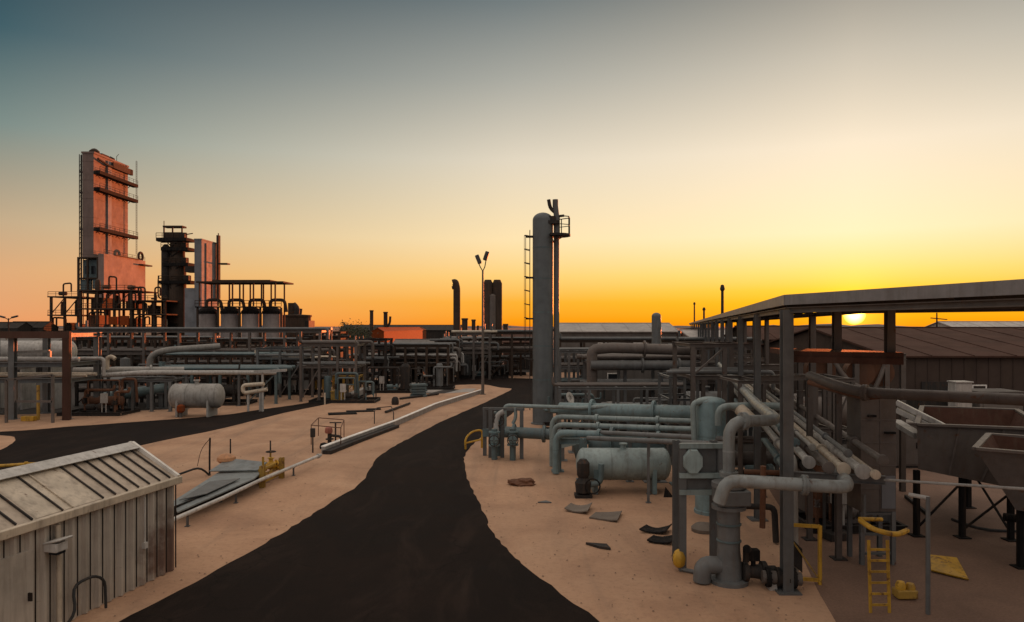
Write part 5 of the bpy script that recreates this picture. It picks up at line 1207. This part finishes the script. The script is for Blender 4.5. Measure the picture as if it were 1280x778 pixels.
c = G(35,526); r_ = T('yellow_stand', 'yellow post and step at the foot of the left portal', 'stand', c); MB().bar(c+V((.5,.4,0)), c+V((.5,.4,2.6)), .16).build('post', M['yellowdull'], r_); MB().obox(c+V((.2,-.2,.18)), (.9,.5,.36)).build('step', M['yellow'], r_, bevel=.03)
for i, (x, y, sd, w, mt, pm, tl, lab) in enumerate(((-33,58.5,51,5,'dark','rust',2.6,'rusty equipment skid inside the left portal'),(-26.5,66,52,6,'dark','dark',3.0,'black equipment skid right of the left portal'),
    (-36,72,53,8,'dark','grey',4.2,'grey equipment skid behind the left portal'),(-24,76,54,8,'dark','dark',3.6,'black equipment skid behind the sloping pale pipe'),(-15.5,68,55,6,'dark','tealdark',2.6,'teal equipment skid right of the pale tank'),
    (-13,78,56,7,'dark','dark',3.2,'black equipment skid between tank and railed frame'),(-40,92,57,10,'steelfar','steelfar',5.0,'rusty brown skid at the foot of the tallest tower'),(-28,96,58,10,'steelfar','dark',5.0,'dark skid below the slender dark tower'),
    (-20,90,59,8,'dark','warmgrey',3.8,'weathered skid in front of the round drums'),(-9.5,82,60,6,'dark','grey',3.0,'grey skid close to the bend of the side road'),(-13,98,61,8,'dark','warmgrey',4.0,'weathered skid beyond the brown walkway rack'),
    (-4,100,62,7,'dark','grey',3.4,'grey skid behind the wide sloping pipe rack'),(-1,106,63,6,'dark','warmgrey',4,'weathered skid left of the floodlight mast foot'),(-17,106,64,8,'dark','dark',4,'black skid left of the orange building'))):
    skid(lab, x, y, w, 3, sd, M[mt], M[pm], tall=tl)
pipe('pair-topped heavy pale pipe running right from the left portal', [(X(92,61),61,Z(464,61)),(X(160,62),62,Z(463,62)),(X(230,64),64,Z(463,64))], .30, M['tankgrey'], n=16, flanges=((0,.6),(1,.4)), supports=((0,.5),(1,.6)))
pipe('long thinner pale pipe below the heavy one from the left portal', [(X(90,59),59,Z(472,59)),(X(180,60),60,Z(466,60)),(X(345,66),66,Z(466,66))], .2, M['pale'], n=14, supports=((0,.5),(1,.3),(1,.7)))
pipe('sloping fat pale pipe low behind the slim bar frame', [(X(128,62),62,Z(497,62)),(X(215,63),63,Z(484,63))], .42, M['teal'], n=16, supports=((0,.2),(0,.85)))
pipe('cream pipe with wide square bend high over the black skids', [(X(187,70),70,Z(468,70)),(X(187,70),70,Z(445,70)),(X(205,70),70,Z(438,70)),(X(275,72),72,Z(433,72))], .30, M['tankgrey'], n=14, bend=.9)
pipe('small cream gooseneck vent right of the left portal', [(X(134,60),60,Z(462,60)),(X(134,60),60,Z(448,60)),(X(139,60),60,Z(445.5,60)),(X(144,60),60,Z(449,60))], .17, M['cream'], bend=.3)
htank('pale round-ended horizontal tank beside the side road', (X(246,57),57,Z(495,57)), 3.3, .95, M['tankgrey'], legs=2, nozzles=1)
r_ = T('pot_valve', 'small orange pot valve on a stub beneath the pale tank', 'valve', (X(226,56),56,0)); MB().cyl((X(226,56),56,0),(X(226,56),56,.5),.1).build('stub', M['grey'], r_); MB().lathe([(.2,0),(.3,.12),(.28,.5),(.12,.6)], (X(226,56),56,.4), (0,0,1), 14).build('pot', M['orange'], r_)
def loop():
    Y = 60; root = T('loop_pipe', 'cream pipe loop on thin legs beside the side road', 'pipe loop', (X(318,Y),Y,0))
    MB().tube([A(334,487,Y),A(304,492,Y),A(303,482,Y),A(330,480,Y-.2)], .16, 12, .45).build('loop', M['cream'], root)
    for px in (310,325,328): MB().cyl((X(px,Y),Y+.05,0),(X(px,Y),Y+.05,Z(490 if px != 328 else 466,Y)),.1,n=8).build('leg', M['pale'], root)
    MB().bar(A(318,465,Y),A(358,463,Y),.35,.2).build('shelf', M['pale'], root)
loop()
# dark process buildings closing the view below the towers
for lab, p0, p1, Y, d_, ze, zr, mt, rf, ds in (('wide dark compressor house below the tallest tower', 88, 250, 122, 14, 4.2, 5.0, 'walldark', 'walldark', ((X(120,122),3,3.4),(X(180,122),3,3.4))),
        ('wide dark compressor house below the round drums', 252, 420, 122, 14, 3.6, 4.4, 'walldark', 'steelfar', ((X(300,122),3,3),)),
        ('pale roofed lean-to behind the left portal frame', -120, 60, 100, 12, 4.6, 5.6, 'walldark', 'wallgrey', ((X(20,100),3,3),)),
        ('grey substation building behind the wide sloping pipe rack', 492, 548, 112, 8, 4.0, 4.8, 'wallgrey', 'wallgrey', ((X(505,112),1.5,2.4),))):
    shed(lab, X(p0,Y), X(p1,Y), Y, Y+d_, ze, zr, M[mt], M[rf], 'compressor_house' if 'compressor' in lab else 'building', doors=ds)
Y = 120; r_ = T('street_lamp', 'twin-headed low street lamp on the far left skyline', 'street lamp', (X(10.5,Y),Y,0)); MB().cyl((X(10.5,Y),Y,0),(X(10.5,Y),Y,Z(398,Y)),.12,.09,8).build('pole', M['dark'], r_)
for s_ in (-1,1):
    MB().tube([(X(10.5,Y),Y,Z(400,Y)),(X(10.5,Y)+s_*.4,Y,Z(398,Y)),(X(10.5,Y)+s_*.9,Y,Z(397,Y))], .06, 6, .3).build('arm', M['dark'], r_)
    MB().obox((X(10.5,Y)+s_*1.05,Y,Z(396.2,Y)), (1.1,.4,.28), ry=-s_*.25).build('lamp_head', M['lamp'], r_, bevel=.08)
for px, Y, w, h, lab in ((-5,170,10,1.6,'low dark block hut at the far left skyline'),(30,175,9,2.0,'low dark hut row right of the twin-headed lamp')):
    shed(lab, X(px,Y)-w/2, X(px,Y)+w/2, Y, Y+6, 6.0+h*.3, 7.2+h*.4, M['walldark'], M['walldark'], 'hut', over=.1)

# ------------------------------------------------------------------ the towers on the left
def big_tower():
    Y = 196.0; k = Y/F; root = T('tall_cold_box', 'tallest tower, pale clad box glowing orange on its right side', 'tower', (X(130,Y),Y,0))
    xf = X(117,Y); xl = X(103,Y); dY = 17.5
    zt, zs = Z(192,Y), Z(318,Y)
    m = MB(); m.box(xl,xf,Y,Y+dY,zs-1,zt); m.box(xl-.25,xf+.25,Y-.15,Y+dY+.2,zt,zt+.5)
    for z_ in range(6): m.box(xl-.05,xf+.06,Y-.05,Y+dY+.05,zs+z_*5-.08,zs+z_*5+.08)
    m.build('upper_shell', M['clad'], root)
    m = MB(); m.lathe([(1.3,0),(1.3,.8),(.6,1.4),(0,1.6)], (xl+1.5,Y+3,zt+.5), (0,0,1), 16); m.box(xl+.2,xf-.2,Y+4.5,Y+8,zt+.5,zt+1.1); m.lathe([(1.1,0),(1.1,.7),(0,1.3)], (xl+1.5,Y+11,zt+.5), (0,0,1), 16); m.tube([(xf-.3,Y+12,zt+.5),(xf-.3,Y+12,zt+2.0),(xf+.3,Y+12,zt+2.6)], .08, 6); m.build('roof_vent', M['steelfar'], root)
    m = MB(); m.box(xf+.001,xf+.35,Y+6.4,Y+8.2,zs,zt-.5); m.build('pilaster', M['cladblue'], root)
    # mast ladder at the far left
    mx = xl-1.1; m = MB()
    for dx, dy in ((-.3,0),(.35,0),(-.3,.7),(.35,.7)): m.bar((mx+dx,Y+1+dy,0),(mx+dx,Y+1+dy,zt),.16)
    z_ = 1
    while z_ < zt-2: m.bar((mx-.3,Y+1,z_),(mx+.35,Y+1,z_+1.4),.08); m.bar((mx-.3,Y+1,z_+1.4),(mx+.35,Y+1,z_+1.4),.08); z_ += 1.4
    for py in (214,240,286): m.box(mx-.3,xl,Y+.9,Y+1.8,Z(py,Y)-.2,Z(py,Y)+.2)
    m.build('ladder_mast', M['dark'], root)
    for py, ext in ((213,1.0),(234,1.0),(284,1.0)):
        z0 = Z(py+2,Y); m = MB(); m.box(xf+.36,xf+1.9,Y-.4,Y+dY+2.2,z0-.55,z0+.35)
        for yy in range(6): m.bar((xf+.3,Y+.5+yy*3.3,z0-1.1),(xf+1.7,Y+.5+yy*3.3,z0),.16)
        p_ = m.build('platform', M['black'], root); handrail_mb([(xf+1.85,Y-.35,z0+.35),(xf+1.85,Y+dY+2.1,z0+.35)], 1.1, .05, 2.4).build('handrail', M['black'], p_)
    m = ladder_mb((xf+1.7,Y+dY+1.6,Z(318,Y+dY)), Z(200,Y+dY), .6, (0,1,0), .06, .5); m.build('ladder', M['steelfar'], root)
    m = MB(); z0 = Z(202,Y); m.box(xf+.3,xf+1.0,Y+8,Y+dY+1,z0,z0+1.6); m.tube([(xf+.6,Y+1,z0+1.0),(xf+.7,Y+6,z0+.2),(xf+.6,Y+dY,z0+.9)], .3, 8); m.build('top_piping', M['steelfar'], root)
    # wider lower block
    xr = X(131,Y); m = MB(); zl = Z(362,Y); m.box(xr-.9,xr+.6,Y-1.5,Y+dY+3.0,zl-3,zs); m.build('lower_shell', M['cladlt'], root)
    m = MB(); z0 = Z(322,Y); m.box(xl-.6,xr-.95,Y-1.2,Y+10,z0-.3,z0); m.box(xl-.6,xr-.95,Y-1.2,Y+10,zl+2.8,zl+3.1); m.box(xl-.6,xr-.95,Y-1.2,Y+10,zl-1.0,zl-.6)
    for x in (xl-.5,xl+2,xr-1.3):
        for y in (Y-1.0,Y+9.7): m.bar((x,y,0),(x,y,z0),.42)
    m.build('lower_frame', M['steelfar'], root)
    m = MB(); m.box(xl,xr-1.7,Y+.2,Y+9,zl+3.2,z0-.6); m.box(xl-.2,xl+2.6,Y-.6,Y+.1,zl-.5,zl+2.6); m.box(xl+3.1,xr-1.5,Y-.7,Y+.1,zl+.1,zl+2.7); m.build('equipment_room', M['tealdark'], root)
    m = MB()
    for i in range(3): m.box(xl+.6+i*1.7,xl+1.7+i*1.7,Y+.1,Y+.198,zl+4.2,zl+6.3)
    m.build('window', M['glass'], root)
    m = MB(); z0 = zs; m.torus((xr+.2,Y+dY+1,z0+1.1),(1,0,0),1.2,.35,18,8); m.box(xr+.6,xr+2.0,Y+dY-1,Y+dY+4.4,z0-1.6,z0-1.2); m.box(xr+.3,xr+.9,Y+4,Y+dY-1,z0,z0+.25); m.build('deck_equipment', M['steelfar'], root)
    handrail_mb([(xr+.55,Y-1.4,zs),(xr+.55,Y+dY+2.8,zs)], 1.1, .05, 2.4).build('handrail', M['black'], root)
big_tower()
def steelwork(label, px0, px1, Y, dp, lv, nb, mat, seed, fill=()):
    """open process structure: posts, floors with railings, machinery standing on each floor"""
    r = random.Random(seed); x0, x1 = X(px0,Y), X(px1,Y); root = T('process_structure', label, 'process structure', ((x0+x1)/2,Y,0)); zs = [Z(p,Y) for p in lv]; top = max(zs)
    for i in range(nb+1):
        for y in (Y,Y+dp): MB().ibeam((x0+(x1-x0)*i/nb,y,0),(x0+(x1-x0)*i/nb,y,top-.2),.5,.5).build('post', mat, root)
    for z in zs:
        f = MB().box(x0-.6,x1+.6,Y-.6,Y+dp+.6,z-.2,z+.1).build('floor', mat, root)
        handrail_mb([(x0-.5,Y-.5,z+.1),(x1+.5,Y-.5,z+.1)], 1.1, .06, 2.0).build('handrail', mat, f)
    prev = [0]+sorted(zs)
    for z0, z1 in zip(prev, prev[1:]+[prev[-1]+4]):
        hgt = z1-z0
        for i in range(nb):
            if r.random() < .8:
                a = x0+(x1-x0)*(i+r.uniform(.1,.3))/nb; w = (x1-x0)/nb*r.uniform(.35,.6); pm = M[r.choice(fill or ('steelfar','dark','rust'))]; k = r.random(); yy = Y+dp*r.uniform(.1,.4)
                if k < .4: MB().box(a,a+w,yy,yy+dp*.4,z0+.12,z0+hgt*r.uniform(.35,.75)).build('machine', pm, root)
                elif k < .75: MB().lathe([(w*.4,.12),(w*.4,hgt*.55),(w*.3,hgt*.7),(0,hgt*.78)], (a+w/2,yy+w*.3,z0), (0,0,1), 16).build('drum', pm, root)
                else:
                    MB().lathe([(0,-w*.6),(w*.25,-w*.5),(w*.28,w*.4),(0,w*.55)], (a+w/2,yy,z0+w*.3+.3), (1,0,0), 14).build('drum', pm, root)
            if r.random() < .8:
                a = x0+(x1-x0)*(i+r.random())/nb; b = a+r.uniform(-3,3); MB().tube([(a,Y+.3,z0+.12),(a,Y+.3,z0+hgt*.8),(b,Y+.4,z0+hgt*.85),(b,Y+.4,z0+hgt*.3)], .2, 8, .5).build('pipe', mat, root)
    for i in range(nb):
        if r.random() < .5: MB().bar((x0+(x1-x0)*i/nb,Y-.05,prev[-2]+.2),(x0+(x1-x0)*(i+1)/nb,Y-.05,prev[-1]-.3),.2).build('brace', mat, root)
    return root
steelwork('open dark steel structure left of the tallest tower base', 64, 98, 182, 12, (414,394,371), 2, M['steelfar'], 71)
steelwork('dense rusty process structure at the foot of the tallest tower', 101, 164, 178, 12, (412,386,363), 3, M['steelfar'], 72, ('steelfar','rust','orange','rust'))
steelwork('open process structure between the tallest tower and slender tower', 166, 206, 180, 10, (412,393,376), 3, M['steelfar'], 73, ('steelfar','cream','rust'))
def dark_tower():
    Y = 188; x = X(219,Y); root = T('slender_process_tower', 'slender dark tower ringed with platforms between the clad towers', 'tower', (x,Y,0)); top = Z(300,Y)
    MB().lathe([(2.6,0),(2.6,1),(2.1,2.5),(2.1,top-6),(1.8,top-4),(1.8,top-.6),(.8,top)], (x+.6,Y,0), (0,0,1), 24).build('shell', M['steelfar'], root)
    MB().lathe([(1.1,0),(1.1,Z(310,Y)),(.4,Z(306,Y))], (x-2.0,Y-.8,0), (0,0,1), 18).build('side_pipe', M['dark'], root)
    for i, (p, l, r) in enumerate(((299,197,238),(311,203,240),(330,205,240),(352,200,243),(405,212,226))):
        z = Z(p,Y); a, b = X(l+3,Y), X(r,Y)
        m = MB(); m.prism([(a,Y-2.2),(b,Y-2.4),(b+.3,Y),(b,Y+2.4),(a,Y+2.2),(a-.5,Y)], z-.7, z+.1)
        for dx in (.25,.75): m.bar((x,Y-1.8,z-2.2),(a+(b-a)*dx,Y-2.2,z-.2),.2)
        p_ = m.build('platform', M['black'], root)
        if i < 4: handrail_mb([(a,Y-2.1,z+.1),(b,Y-2.3,z+.1)], 1.2, .07, 1.6).build('handrail', M['steelfar'], p_)
        if i < 4: MB().box(b-2.2,b-.9,Y-1.4,Y+.2,z+.1,z+1.5).build('machine', M['dark'], root)
    m = MB(); z0 = Z(300,Y)
    for dx in (-2.4,-.2,2.2): m.bar((x+dx,Y-1,z0),(x+dx,Y-1,Z(284,Y)),.3)
    m.box(x-2.6,x+2.4,Y-1.3,Y+1.2,Z(285,Y),Z(283,Y)); m.box(x-2.4,x+2.2,Y-.9,Y+1,Z(300,Y),Z(291,Y)); m.bar((x-2.4,Y-1,z0),(x-2.4,Y-1,Z(277,Y)),.14); m.build('head_frame', M['steelfar'], root)
    m = ladder_mb((X(203,Y),Y-1,Z(372,Y)), Z(345,Y), 1.2, (1,0,0), .12, .8); m.tube([(X(201,Y),Y-1,Z(345,Y)),(X(200,Y),Y-1,Z(350,Y)),(X(200,Y),Y-1,Z(370,Y)),(X(203,Y),Y-1,Z(374,Y))], .18, 6, .5); m.build('ladder', M['dark'], root)
    m = MB(); m.bar((x+2,Y,Z(294,Y)),(X(241,Y),Y,Z(292,Y)),.22); m.bar((X(203,Y),Y,Z(322,Y)),(x,Y,Z(323,Y)),.2); m.build('davit', M['dark'], root)
dark_tower()
Y = 177.2
for px, py0, py1, lab in ((141,396,406,'square panel housing at the rusty structure, glow painted on in orange, left of two'),(155,395,407,'square panel housing at the rusty structure, glow painted on in orange, right of two')):
    a, b = A(px-5.5,py1,Y), A(px+5.5,py0,Y); o = T('panel_housing', lab, 'housing', ((a.x+b.x)/2,Y,0)); MB().box(a.x,b.x,Y,Y+.5,a.z,b.z).build('panel', M['orange'], o, bevel=.05)  # furnace glow on the box is put into the orange colour
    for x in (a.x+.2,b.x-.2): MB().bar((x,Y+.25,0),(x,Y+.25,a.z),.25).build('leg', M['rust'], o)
def second_box():
    Y = 180; root = T('narrow_cold_box', 'narrow blue-grey clad tower with a tall fin, right of the slender dark tower', 'tower', (X(252,Y),Y,0)); x0, x1 = X(243,Y), X(252,Y); zt = Z(300,Y)
    m = MB(); m.box(x0,x1,Y,Y+9.5,0,zt); m.box(x0-.1,x1+.1,Y-.1,Y+9.6,zt,zt+.3)
    for z_ in range(8): m.box(x0-.03,x1+.03,Y-.03,Y+9.53,3+z_*3.2-.05,3+z_*3.2+.05)
    m.build('shell', M['cladblue'], root)
    m = MB(); m.box(x1+.31,x1+.9,Y+8.2,Y+9.4,Z(372,Y),Z(289,Y)); m.bar((x1+.6,Y+8.8,Z(289,Y)),(x1+.6,Y+8.8,Z(286,Y)),.2); m.build('fin', M['steelfar'], root)
    m = MB(); m.box(x1+.002,x1+.3,Y+2.2,Y+3.2,6,zt-.6); m.build('pilaster', M['cladlt'], root)
    m = MB(); z = Z(331,Y+9); m.box(x1+.9,x1+3.2,Y+8,Y+10,z,z+.35); m.build('platform', M['dark'], root)
    m = MB(); m.box(X(229,Y),x0-.02,Y+.8,Y+8,0,Z(360,Y)); m.build('annex', M['cladblue'], root)
    m = MB(); z = Z(340,Y); m.box(X(229,Y),x0-.02,Y+1,Y+4,z,z+1.5); m.build('machine', M['dark'], root)
second_box()
# four round drums with their roofed gallery
vt = None
for i, px in enumerate((260,288,314,340)):
    Y = 152; x = X(px,Y); zt = Z(383,Y); lab = ('first','second','third','fourth')[i]+' round drum from the narrow clad tower, under the roofed gallery'
    root = T('adsorber_drum', lab, 'drum', (x,Y,0), 'round drums under the gallery')
    MB().lathe([(1.95,0),(1.95,.3),(1.85,.4),(1.85,zt-1.6)], (x,Y,0), (0,0,1), 32).build('shell', M['drumclad'], root)
    MB().lathe([(2.0,zt-1.6),(2.0,zt-1.1),(1.5,zt-.5),(.5,zt),(0,zt)], (x,Y,0), (0,0,1), 32).build('head', M['black'], root)
    MB().tube([(x-.3,Y,zt-.3),(x-.3,Y,zt+1.3),(x+2.6,Y,zt+1.3),(x+3.0,Y,zt-1.2)], .34, 10, .8).build('top_pipe', M['steelfar'], root)
    MB().box(x+2.0,x+2.35,Y-.8,Y-.4,0,zt-1.3).build('side_rib', M['dark'], root)
def gallery():
    Y = 150; root = T('roofed_gallery', 'open gallery with thin flat roof on slender posts above the four drums', 'gallery', (X(303,Y),Y,0)); z = Z(353.5,Y)
    m = MB(); m.box(X(249,Y),X(357,Y),Y-1.5,Y+5.5,z-.12,z+.2); m.box(X(268,Y),X(340,Y),Y-1.2,Y+5,z+.2,z+.5); m.build('roof', M['steelfar'], root)
    for px in (252,275,293,302,319,329,346):
        for y in (Y-1,Y+5): MB().bar((X(px,Y),y,Z(383,Y) if y < Y else 0),(X(px,Y),y,z-.12),.26).build('post', M['steelfar'], root)
    zz = Z(384,Y); m = MB(); m.box(X(247,Y),X(352,Y),Y-1.3,Y-.3,zz-.15,zz+.1); f = m.build('walkway', M['black'], root)
    handrail_mb([(X(247,Y),Y-1.25,zz+.1),(X(354,Y),Y-1.25,zz+.1)], 1.2, .06, 2.4).build('handrail', M['steelfar'], f)
    for px in (249,274.5,301,327,353): MB().ibeam((X(px,Y),Y-.8,0),(X(px,Y),Y-.8,zz-.15),.35,.35).build('leg', M['steelfar'], root)
gallery()
def drum_house():
    Y = 170; root = T('fan_house', 'stepped dark fan housing right of the roofed gallery', 'fan house', (X(375,Y),Y,0))
    MB().lathe([(3.2,0),(3.2,Z(397,Y)),(3.4,Z(396,Y)),(3.4,Z(394,Y)),(0,Z(393,Y))], (X(371,Y),Y,0), (0,0,1), 24).build('drum', M['steelfar'], root)
    MB().box(X(376,Y),X(389,Y),Y-2,Y+3,0,Z(401,Y)).build('annex', M['dark'], root)
    MB().cyl((X(365,Y),Y,Z(394,Y)),(X(365,Y),Y,Z(379,Y)),.9).build('stack', M['steelfar'], root); MB().tube([(X(370,Y),Y,Z(394,Y)),(X(371,Y),Y,Z(386,Y)),(X(366,Y),Y,Z(381,Y))], .8, 10, 1).build('duct', M['dark'], root)
    handrail_mb([(X(372,Y),Y-2,Z(401,Y)),(X(390,Y),Y-2,Z(401,Y))], 1.2, .07, 1.6).build('handrail', M['steelfar'], root)
drum_house()
